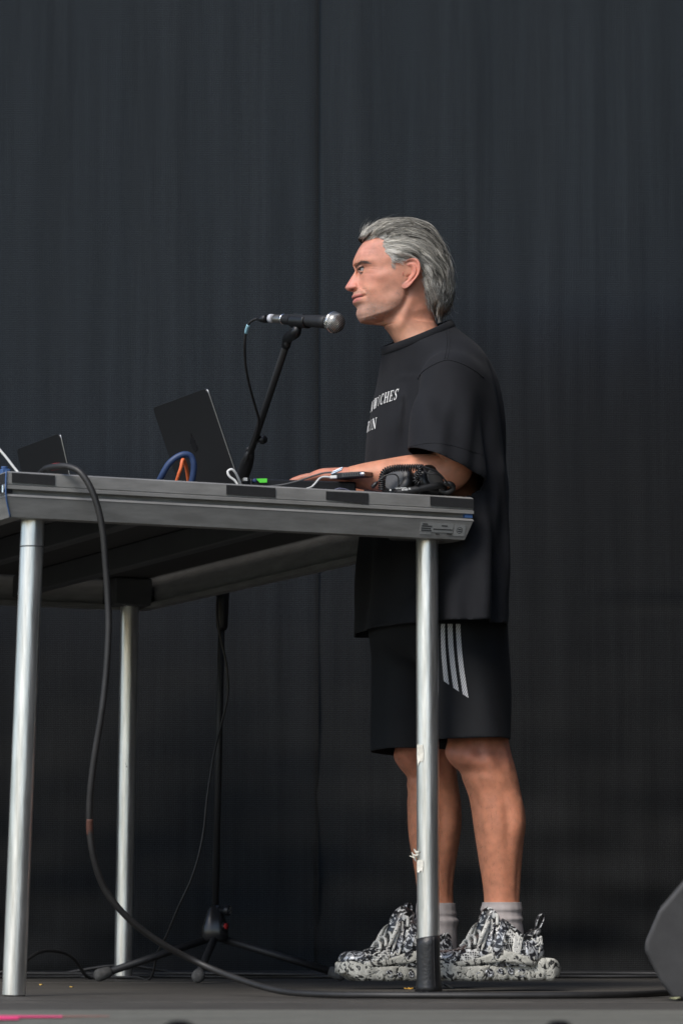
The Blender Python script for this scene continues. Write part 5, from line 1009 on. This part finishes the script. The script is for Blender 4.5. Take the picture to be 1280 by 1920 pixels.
tee = mesh('t_shirt', Vt, Ft, M['tee'], man); md = tee.modifiers.new('cloth', 'SOLIDIFY'); md.thickness = 0.0022; md.offset = -1
# collar band following the cut neckline
cen = lp.mean(0); e1 = cdir / np.linalg.norm(cdir); e2 = np.cross(cn, e1); rel = lp - cen; an = np.arctan2(rel @ e2, rel @ e1); k = np.argsort(an); rad = np.linalg.norm(rel, axis=1)[k]; an = an[k]
aa = np.linspace(-np.pi, np.pi, 72, endpoint=False); rr_ = np.interp(aa, np.r_[an - 2 * np.pi, an, an + 2 * np.pi], np.r_[rad, rad, rad])
kern = np.ones(7) / 7; rr_ = np.convolve(np.r_[rr_[-3:], rr_, rr_[:3]], kern, 'valid')
def cring(off, h): return np.array([cen + (r + off) * (math.cos(t) * e1 + math.sin(t) * e2) + cn * h for r, t in zip(rr_, aa)])
Rg = [cring(.0012, -.003), cring(.0022, .0), cring(.0012, .006), cring(-.0010, .012), cring(-.0030, .0138), cring(-.0046, .0125), cring(-.0035, .006), cring(-.003, -.002)]
fix_normals(mesh('collar', *rings(np.array(Rg), cap=False), M['tee'], tee))
def hit(px, py, bv=None, off=0.0012):
    o, d = ray(px, py); h = (bv or bvh).ray_cast(o, d); return None if h[0] is None else np.array(h[0]) - np.array(d) * 0 + np.array(h[1]) * (off if h[1].dot(d) < 0 else -off)
def seam(pxs, r=.0009, name='seam', parent=None, bv=None, m=None):
    q = catmull(np.array(pxs, float), 40); pts = [hit(x, y, bv, 0.0004) for x, y in q]; pts = [p for p in pts if p is not None]
    return mesh(name, *tube(pts, r, 6, len(pts)), m or M['tee'], parent or tee)
seam([(838, 606), (841, 625), (842, 650), (838, 673)]); seam([(833, 604), (836, 625), (837, 650), (833, 673)])
seam([(783, 711), (790, 699), (806, 687), (828, 677), (842, 675), (866, 682), (890, 695), (906, 708)], 0.0011)
seam([(764, 838), (800, 831), (830, 832), (868, 841), (905, 853)], 0.0006, 'hem_stitch'); seam([(675, 1168), (700, 1169), (740, 1166)], 0.0006, 'hem_stitch'); seam([(832, 1168), (880, 1169), (953, 1172)], 0.0006, 'hem_stitch')
# lettering on the chest: serif capitals laid on the cloth from the front
def serif(ch):
    """strokes (x0,y0,x1,y1,width) in a unit cell, thick stems, thin bars, slab ends"""
    th, tn_ = 0.20, 0.075; b = []
    def stem(x0, y0, x1, y1, w=th): b.append((x0, y0, x1, y1, w))
    if ch == 'N': stem(.16, 0, .16, 1, tn_); stem(.14, 1, .82, 0, th); stem(.84, 0, .84, 1, tn_); stem(.02, .03, .30, .03, .06); stem(.0, .97, .24, .97, .06); stem(.70, .97, .98, .97, .06)
    if ch == 'W': stem(.06, 1, .30, 0, th); stem(.30, 0, .50, .95, tn_); stem(.48, 1, .72, 0, th); stem(.72, 0, .94, 1, tn_); stem(-.04, .97, .24, .97, .06); stem(.38, .97, .60, .97, .06); stem(.82, .97, 1.04, .97, .06)
    if ch == 'I': stem(.5, 0, .5, 1); stem(.25, .03, .75, .03, .06); stem(.25, .97, .75, .97, .06)
    if ch == 'H': stem(.2, 0, .2, 1); stem(.8, 0, .8, 1); stem(.2, .52, .8, .52, tn_); [stem(x - .16, y, x + .16, y, .06) for x in (.2, .8) for y in (.03, .97)]
    if ch == 'E': stem(.25, 0, .25, 1); stem(.08, .97, .88, .97, tn_); stem(.08, .03, .90, .03, tn_); stem(.25, .52, .68, .52, tn_); stem(.86, 1, .86, .76, .07); stem(.88, 0, .88, .26, .07); stem(.66, .66, .66, .38, .06)
    if ch == 'R': stem(.22, 0, .22, 1); stem(.06, .03, .40, .03, .06); stem(.06, .97, .6, .97, tn_); stem(.22, .5, .6, .5, tn_); stem(.6, .97, .80, .86, .13); stem(.80, .88, .80, .62, .18); stem(.8, .62, .58, .5, .13); stem(.5, .5, .86, 0, .18); stem(.8, .03, 1.0, .03, .06)
    if ch in 'CS':
        if ch == 'C': pts = [(.86, .74, .07), (.80, .92, .09), (.58, 1.0, .08), (.34, .92, .14), (.20, .70, .19), (.18, .5, .20), (.20, .30, .19), (.34, .08, .14), (.60, 0, .08), (.80, .08, .08), (.90, .26, .07)]
        else: pts = [(.80, .76, .07), (.74, .93, .09), (.50, 1.0, .08), (.28, .92, .15), (.20, .76, .19), (.30, .60, .20), (.55, .47, .22), (.74, .34, .20), (.78, .18, .18), (.66, .06, .14), (.46, 0, .08), (.26, .07, .09), (.18, .26, .07)]
        for p, q in zip(pts[:-1], pts[1:]): b.append((p[0], p[1], q[0], q[1], (p[2] + q[2]) / 2))
        if ch == 'C': b.append((.86, 1, .86, .70, .06))
        else: b.append((.80, 1, .80, .72, .06)); b.append((.18, 0, .18, .28, .06))
    return b
def letter(ch, l0, wl, z0, h, slant=0.0):
    g = G(); up_ = 0.0010
    def put(x, y):
        l = l0 + wl * x + slant * h * y; z = z0 + h * y; o = world3(np.array([0.6, l, z])); hh = bvh.ray_cast(Vector(o), Vector(-PF)); return None if hh[0] is None else np.array(hh[0]) + PF * up_ + np.array(hh[1]) * np.sign(np.dot(hh[1], PF)) * up_
    for (x0, y0, x1, y1, w) in serif(ch):
        asp = h / wl; d = np.array([(x1 - x0), (y1 - y0) * asp]); L = np.linalg.norm(d)
        if L < 1e-6: continue
        d /= L; nrm_ = np.array([-d[1], d[0]]) * w / 2; ex = d * 0.02; nseg = max(2, int(L / 0.18)); row = []
        for i in range(nseg + 1):
            t = i / nseg; c = np.array([x0 + (x1 - x0) * t, (y0 + (y1 - y0) * t) * asp]) + (ex if i == nseg else -ex if i == 0 else 0); row += [put((c + nrm_)[0], (c + nrm_)[1] / asp), put((c - nrm_)[0], (c - nrm_)[1] / asp)]
        if any(p is None for p in row): continue
        g.add(row, [(2 * i, 2 * i + 1, 2 * i + 3, 2 * i + 2) for i in range(nseg)])
    if g.n: g.build('letter', M['print'], tee, smooth=False)
M['print'] = mat('white_print', (0.75, 0.74, 0.72), 0.7)
LH = 0.0245
xx = -0.124
for ch, wl in (('N', .030), ('W', .030), ('I', .012), ('C', .022), ('H', .026), ('E', .022), ('S', .019)):
    zc = zpy(763) + 0.007 * sstep(-0.15, -0.03, xx) - 0.002
    letter(ch, xx, wl * 0.92, zc, LH); xx += wl + 0.002
xx = -0.131
for ch, wl in (('R', .032), ('I', .013), ('N', .032)):
    letter(ch, xx, wl * .92, zpy(802), LH); xx += wl + 0.003

# shorts: two wide legs joined at the hips
def leg_axis(px0, py0, px1, py1, l0, l1): return loc3(S(px0, py0, l0)), loc3(S(px1, py1, l1))
NA = leg_axis(868, 1180, 874, 1400, .095, .125); FA = leg_axis(775, 1180, 779, 1420, -.095, -.125)
def shorts_sdf(s, l, z):
    d1, t1, a1, b1 = cone_sdf(s, l, z, *NA, .098, .100, .098, .102, 0.4); d2, t2, a2, b2 = cone_sdf(s, l, z, *FA, .094, .096, .098, .102, 0.4)
    w = 0.004 * np.sin(a1 * 55 + t1 * 3) * sstep(.1, .8, t1) + 0.003 * np.sin(b1 * 60 - t1 * 4)
    hip = (np.sqrt(((s - sco(815, 1180)) / .125) ** 2 + (l / .19) ** 2 + ((z - zpy(1165)) / .10) ** 2) - 1) * .1
    return smin(smin(d1 - w, d2 - w * 0.8, .02), hip, .03)
V, F = surface_nets(shorts_sdf, np.arange(-.25, .25, .0065), np.arange(-.30, .305, .0065), np.arange(zpy(1440), zpy(1110), .0065)); V = relax(V, F, 6)
bm = bmesh.new(); vv = [bm.verts.new(v) for v in world3(V)]
for f in F:
    try: bm.faces.new([vv[i] for i in f])
    except ValueError: pass
cut(bm, S(890, 1388, .125), Vector((0.03, 0, -1)), lambda c: loc3(c)[:, 1] > 0.0)
cut(bm, S(775, 1411, -.125), Vector((-0.02, -0.05, -1)), lambda c: loc3(c)[:, 1] <= 0.0)
bmesh.ops.remove_doubles(bm, verts=bm.verts[:], dist=0.0004); bmesh.ops.delete(bm, geom=[v for v in bm.verts if not v.link_faces], context='VERTS')
bm.verts.index_update(); Vt = np.array([v.co[:] for v in bm.verts]); Ft = [tuple(v.index for v in f.verts) for f in bm.faces]; bvs = BVHTree.FromBMesh(bm); bm.free()
shorts = mesh('shorts', Vt, Ft, M['shorts'], man); md = shorts.modifiers.new('cloth', 'SOLIDIFY'); md.thickness = 0.002; md.offset = -1
def stripe_mat():
    m = mat('hatched_white_stripe', (0.42, 0.42, 0.43), 0.6); n = m.node_tree.nodes; l = m.node_tree.links; tc = n.new('ShaderNodeTexCoord')
    d = n.new('ShaderNodeVectorMath'); d.operation = 'DOT_PRODUCT'; d.inputs[1].default_value = (0.88, 0.0, -0.47); l.new(tc.outputs['Object'], d.inputs[0]); k = n.new('ShaderNodeMath'); k.operation = 'MULTIPLY'; k.inputs[1].default_value = 2 * math.pi / 0.0042; l.new(d.outputs['Value'], k.inputs[0]); w = n.new('ShaderNodeMath'); w.operation = 'SINE'; l.new(k.outputs[0], w.inputs[0])
    rp = n.new('ShaderNodeMapRange'); rp.inputs['From Min'].default_value = -1; rp.inputs['To Min'].default_value = 0; l.new(w.outputs[0], rp.inputs['Value'])
    cr_ = n.new('ShaderNodeValToRGB'); cr_.color_ramp.elements[0].color = (.20, .20, .21, 1); cr_.color_ramp.elements[1].color = (.68, .68, .69, 1); l.new(rp.outputs[0], cr_.inputs[0]); l.new(cr_.outputs[0], n['Principled BSDF'].inputs['Base Color']); return m
smt = stripe_mat()
for (xa, xb, xc, xd, yc, yd) in ((826.5, 834, 832, 841.8, 1277.5, 1284.5), (839, 848.2, 849.6, 860, 1290, 1297), (854.3, 862.7, 867.3, 878, 1302, 1309)):
    rows = []
    for i in range(19):
        t = i / 18; ytop = 1170; ya, yb = ytop + (yc - ytop) * t, ytop + (yd - ytop) * t; bow = 1.2 * math.sin(math.pi * t)
        rows += [hit(xa + (xc - xa) * t ** 1.3 - bow, ya, bvs, .0012), hit((xa + xb) / 2 + ((xc + xd) / 2 - (xa + xb) / 2) * t ** 1.3 - bow, (ya + yb) / 2, bvs, .0012), hit(xb + (xd - xb) * t ** 1.3 - bow, yb, bvs, .0012)]
    if all(r is not None for r in rows): mesh('stripe', rows, [(3 * i + j, 3 * i + j + 1, 3 * i + j + 4, 3 * i + j + 3) for i in range(18) for j in range(2)], smt, shorts)

# socks and shoes
M['sock'] = mat('grey_ribbed_sock', (0.40, 0.355, 0.34), 0.9, var=0.08, vscale=40, bump=0.2, bscale=600)
def sock(tabx, l, lab):
    Rg = []; n = 64; a = np.linspace(0, 2 * np.pi, n, endpoint=False)
    for (py, xa, xb) in tabx:
        c = S((xa + xb) / 2, py, l); r1 = px_half(xa, xb, py, l) * 1.02; wr = (0.0018 * math.sin(py * 0.55) + 0.0014 * math.sin(py * 0.31 + 1)) * (py > 1705); rib = 0.0006 * (np.cos(a * 16) > 0)
        Rg.append([c + PF * (r1 + wr + rb_) * math.cos(t) + PL * (r1 * 1.02 + wr + rb_) * math.sin(t) for t, rb_ in zip(a, rib)])
    A = np.array(Rg); A = catmull(A.reshape(len(A), -1)[:, :], len(tabx) * 6).reshape(-1, n, 3); return mesh('sock', *rings(A), M['sock'], man)
sock([(1692.5, 907.5, 973.5), (1697, 907, 974), (1706, 906.5, 973), (1712, 904, 975.5), (1718, 905, 974), (1724, 903, 976), (1730, 904, 974), (1737, 902.5, 976), (1750, 902, 976), (1775, 896, 979), (1800, 890, 982)], .158, 'near')
sock([(1694, 784, 850), (1699, 783.5, 851), (1708, 783, 851), (1714, 782, 853.5), (1720, 783, 852), (1727, 781, 854), (1740, 780, 852), (1765, 772, 852), (1800, 765, 855)], -.158, 'far')

def shoe_mat(name, s1, thr, dark, light, rough=0.35, metal=0.0, stretch=(1, 1, 1), coat=0.3):
    m = bpy.data.materials.new(name); m.use_nodes = True; n = m.node_tree.nodes; l = m.node_tree.links; b = n['Principled BSDF']; b.inputs['Roughness'].default_value = rough; b.inputs['Metallic'].default_value = metal; b.inputs['Coat Weight'].default_value = coat
    tc = n.new('ShaderNodeTexCoord'); mp = n.new('ShaderNodeMapping'); mp.inputs['Scale'].default_value = stretch; l.new(tc.outputs['Object'], mp.inputs[0])
    t = n.new('ShaderNodeTexNoise'); t.inputs['Scale'].default_value = s1; t.inputs['Detail'].default_value = 3; t.inputs['Distortion'].default_value = 2.2; l.new(mp.outputs[0], t.inputs['Vector'])
    r = n.new('ShaderNodeValToRGB'); e = r.color_ramp.elements; e[0].position = thr - .03; e[1].position = thr + .03; e[0].color = (*dark, 1); e[1].color = (*light, 1)
    e2 = e.new(min(.98, thr + .16)); e2.color = (*[x * .75 for x in light], 1); l.new(t.outputs['Fac'], r.inputs[0]); l.new(r.outputs[0], b.inputs['Base Color'])
    bp = n.new('ShaderNodeBump'); bp.inputs['Strength'].default_value = .7; bp.inputs['Distance'].default_value = .003; l.new(t.outputs['Fac'], bp.inputs['Height']); l.new(bp.outputs[0], b.inputs['Normal']); return m
M['sole'] = shoe_mat('marbled_sole', 44, .44, (.022, .022, .021), (.54, .53, .47), .55, coat=0)
M['upper'] = shoe_mat('marbled_upper', 52, .56, (.012, .012, .013), (.60, .60, .58), .35)
M['overlay'] = shoe_mat('silver_overlay', 44, .50, (.03, .03, .035), (.55, .56, .57), .28, .25)
M['lace'] = shoe_mat('flecked_lace', 60, .37, (.03, .03, .03), (.70, .69, .64), .7, coat=0)
def hexmat():
    m = mat('black_white_mesh', (.02, .02, .02), .5); n = m.node_tree.nodes; l = m.node_tree.links; tc = n.new('ShaderNodeTexCoord'); v = n.new('ShaderNodeTexVoronoi'); v.feature = 'DISTANCE_TO_EDGE'; v.inputs['Scale'].default_value = 190; v.inputs['Randomness'].default_value = .25; l.new(tc.outputs['Object'], v.inputs['Vector'])
    r = n.new('ShaderNodeValToRGB'); r.color_ramp.elements[0].position = .10; r.color_ramp.elements[0].color = (.65, .64, .60, 1); r.color_ramp.elements[1].position = .18; r.color_ramp.elements[1].color = (.012, .012, .012, 1); l.new(v.outputs['Distance'], r.inputs[0]); l.new(r.outputs[0], n['Principled BSDF'].inputs['Base Color']); return m
M['hex'] = hexmat()
def shoe(toe_px, heel_px, l, ang, seed, sgn):
    """sneaker built along its own length; t 0 toe .. 1 heel"""
    c_t, c_h = S(toe_px, 1840, l), S(heel_px, 1840, l); mid = (c_t + c_h) / 2; L = abs(c_h[0] - c_t[0]) / math.cos(ang) ; ax = np.array([math.cos(ang), math.sin(ang), 0]); sd_ = np.array([math.sin(ang), -math.cos(ang), 0])
    toe = mid - ax * L / 2; rs = np.random.default_rng(seed)
    root = mesh('shoe', *rings(np.array([[toe + ax * L * t + sd_ * x + UP * z for x, z in ((-.02, .03), (.02, .03), (.02, .06), (-.02, .06))] for t in (.15, .4, .7)])), M['upper'], man, at=toe + ax * L * .5)
    def Q(t, x, z): return toe + ax * L * t + sd_ * x + UP * z
    # sole: thick, wavy side wall, notched tread
    tw = [(0, .018), (.03, .034), (.10, .046), (.22, .053), (.36, .053), (.5, .047), (.62, .045), (.76, .049), (.88, .050), (.96, .042), (1, .022)]
    tt_ = np.linspace(0, 1, 90); Rg = []
    for i, t in enumerate(tt_):
        w = sinterp(t, tw); toe_up = 0.016 * sstep(.16, 0, t) + .012 * sstep(.90, 1.0, t)
        top = sinterp(t, [(0, .040), (.06, .046), (.2, .036), (.4, .034), (.6, .036), (.75, .044), (.86, .050), (.95, .044), (1, .030)])
        notch = 0.006 * (math.sin(t * 46) > 0.9) + .001 * math.sin(t * 33); lump = 1 + 0.03 * math.sin(t * 38 + seed) + 0.02 * math.sin(t * 71); row = []
        for k, (u, v) in enumerate([(-.97, 0), (-1.02, .15), (-1.05, .4), (-1.0, .62), (-1.04, .82), (-.93, 1), (-.5, 1.0), (0, 1.0), (.5, 1.0), (.93, 1), (1.04, .82), (1.0, .62), (1.05, .4), (1.02, .15), (.97, 0), (.4, 0), (0, 0), (-.4, 0)]):
            zb = toe_up + notch + .0015; z = zb + (top - zb) * v; dis = (1 + (lump - 1) * math.sin(math.pi * v)) if abs(u) > .8 else 1
            row.append(Q(t, w * u * dis + rs.normal(0, .0006), z + rs.normal(0, .0004)))
        Rg.append(row)
    fix_normals(mesh('sole', *rings(np.array(Rg)), M['sole'], root))
    # tread pods along both sides
    for t in np.arange(.34, .72, .085):
        for s in (-1, 1):
            w = sinterp(t, tw); c = Q(t + rs.normal(0, .006), s * (w * 1.0), .014 + rs.uniform(0, .008)); r0 = rs.uniform(.006, .0105); g = G(); g.add(*lathe([(-.006, r0), (.0015, r0), (.0035, r0 * .8), (.002, r0 * .55)], c, sd_ * s, 14)); g.build('tread_pod', M['overlay'], root)
    # upper
    hz = [(0.015, .046), (.05, .060), (.12, .064), (.22, .068), (.30, .078), (.38, .097), (.46, .124), (.53, .140), (.60, .126), (.68, .106), (.74, .098), (.80, .108), (.845, .100), (.87, .070), (.885, .052)]
    uw = [(0.015, .016), (.05, .034), (.12, .044), (.22, .048), (.32, .047), (.42, .044), (.54, .050), (.68, .053), (.80, .046), (.86, .033), (.885, .018)]
    ts_ = np.linspace(.015, .885, 80); Rg = []; a = np.linspace(0, np.pi, 30)
    for t in ts_:
        h, w = sinterp(t, hz), sinterp(t, uw); zb = .032; row = []
        for x in a:
            u = math.copysign(abs(math.cos(x)) ** .62, math.cos(x)); v = abs(math.sin(x)) ** .62
            wr = .0022 * math.sin(t * 60 + 4 * x + seed) * math.sin(x * 7 + t * 25) + .0016 * math.sin(t * 130 + x * 9)
            row.append(Q(t, w * u + wr * u, zb + (h - zb) * v + wr * v))
        Rg.append(row)
    V, F = rings(np.array(Rg), cap=False, loop=False); up_ = mesh('upper', V, F, M['upper'], root)
    def on_up(t, x, off=.001):
        h, w = sinterp(t, hz), sinterp(t, uw); u = math.copysign(abs(math.cos(x)) ** .62, math.cos(x)); v = abs(math.sin(x)) ** .62; n_ = np.array([math.cos(x), math.sin(x)]); return Q(t, w * u + n_[0] * off, .032 + (h - .032) * v + n_[1] * off)
    # overlays: curved straps and panels proud of the upper; side angle 0 = camera side
    def patch(name, m, t0, t1, x0, x1, off, skew=0.0, nt=10, nx=7, mir=True):
        for s in ((0, 1) if mir else (0,)):
            rows = []
            for lay in (0, 1):
                for i in range(nt):
                    for j in range(nx):
                        v = j / (nx - 1); t = t0 + (t1 - t0) * i / (nt - 1) + skew * v; bl = math.sin(math.pi * i / (nt - 1)) ** .4; x = (x0 + x1) / 2 + (x1 - x0) * (v - .5) * (0.55 + .45 * bl); x = x if s == 0 else math.pi - x
                        rows.append(on_up(min(max(t, .02), .88), x, off if lay else -.001))
            n1 = nt * nx; F = [(n1 + i * nx + j, n1 + (i + 1) * nx + j, n1 + (i + 1) * nx + j + 1, n1 + i * nx + j + 1) for i in range(nt - 1) for j in range(nx - 1)]
            bd_ = [(i, 0) for i in range(nt)] + [(nt - 1, j) for j in range(1, nx)] + [(i, nx - 1) for i in range(nt - 2, -1, -1)] + [(0, j) for j in range(nx - 2, 0, -1)]; id_ = [i * nx + j for i, j in bd_]; F += [(id_[k], id_[(k + 1) % len(id_)], id_[(k + 1) % len(id_)] + n1, id_[k] + n1) for k in range(len(id_))]
            fix_normals(mesh(name, rows, F, m, root))
    patch('toe_cap', M['overlay'], .03, .17, .25, 1.5, .0030); patch('mesh_panel', M['hex'], .22, .36, .10, .62, .0022); patch('mesh_panel', M['hex'], .50, .64, .30, .85, .0030)
    patch('side_strap', M['overlay'], .36, .44, .05, 1.15, .0045, .05); patch('side_strap', M['overlay'], .46, .52, .05, 1.1, .0055, .07); patch('side_strap', M['lace'], .60, .66, .05, .95, .0050, .03); patch('heel_panel', M['overlay'], .70, .86, .05, .75, .0050); patch('foxing', M['sole'], .16, .80, -.02, .16, .0050, 0, 18, 4)
    # squiggles of moulded trim over the side
    for k in range(16):
        t = rs.uniform(.2, .82); x = rs.uniform(.15, 1.1); pts = []
        for i in range(5): pts.append(on_up(min(max(t, .03), .87), x if k % 4 else math.pi - x, .0045)); t += rs.normal(.008, .014); x = min(1.4, max(.05, x + rs.normal(0, .16)))
        mesh('moulded_trim', *tube(pts, rs.uniform(.0012, .0026), 6, 18), M['lace'] if k % 3 else M['black'], root)
    # laces: fat crossing bars, a drooping bow
    for i, t in enumerate(np.linspace(.29, .50, 6)):
        mesh('lace', *tube([on_up(t, .85, .003), on_up(t + .012, 1.2, .007), on_up(t + .02, 1.57, .008), on_up(t + .028, 1.94, .007), on_up(t + .012, 2.3, .003)], .0036, 8, 22), M['lace'], root)
    for s in (1, -1):
        x = lambda v: v if s == 1 else math.pi - v
        top = on_up(.47, 1.5, .012); o1 = on_up(.42, x(1.0), .024); o2 = on_up(.37, x(.75), .020); o3 = on_up(.36, x(.62), .010); o4 = on_up(.41, x(.8), .010)
        Cc = catmull([top, o1, o2, o3, o4, on_up(.46, x(1.3), .008)], 34); T_, N_, B_ = frames(Cc); wv = .0062; Rg = np.array([[c + sd_ * s * .0012 * q1 + (UP * .35 + ax) / 1.06 * wv * q2 for q1, q2 in ((1, -1), (1, 1), (-1, 1), (-1, -1))] for c in Cc]); mesh('bow_loop', *rings(Rg), M['lace'], root)
        mesh('lace_end', *tube([top, on_up(.43, x(.95), .014), on_up(.395, x(.6), .008), on_up(.375, x(.35), .006)], [.004, .004, .0036, .0025], 8, 22), M['lace'], root)
    # tongue, ankle collar, pull tabs
    V, F = tube([Q(.44, 0, .10), Q(.50, 0, .138), Q(.545, 0, .160)], [.022, .026, .018], 20, 16); V = V.copy(); mesh('tongue', V, F, M['upper'], root)
    lip = [on_up(.56, 1.0, .002), on_up(.62, .95, .003), on_up(.70, .9, .003), on_up(.78, 1.0, .003), on_up(.835, 1.35, .003), on_up(.84, 1.57, .003), on_up(.835, 1.8, .003), on_up(.78, 2.14, .003), on_up(.70, 2.24, .003), on_up(.62, 2.19, .003), on_up(.56, 2.14, .002)]
    mesh('ankle_collar', *tube(lip, .0060, 10, 50), M['upper'], root)
    tb = [Q(.825, 0, .102), Q(.835, 0, .125), Q(.865, 0, .143), Q(.892, 0, .143), Q(.885, 0, .130), Q(.855, 0, .112)]
    Cc = catmull(tb, 24); Rg = np.array([[c + sd_ * x + UP * z for x, z in ((-.008, -.001), (.008, -.001), (.008, .0015), (-.008, .0015))] for c in Cc]); mesh('heel_tab', *rings(Rg), M['overlay'], root)
    tb = [Q(.535, 0, .150), Q(.525, 0, .168), Q(.545, 0, .176), Q(.565, 0, .166), Q(.56, 0, .150)]
    Cc = catmull(tb, 20); Rg = np.array([[c + sd_ * x + ax * z for x, z in ((-.009, -.001), (.009, -.001), (.009, .0015), (-.009, .0015))] for c in Cc]); mesh('tongue_tab', *rings(Rg), M['overlay'], root)
    return root
shoe(799, 1044, .168, R(14), 1, 1); shoe(632, 874, -.150, R(17), 2, -1)
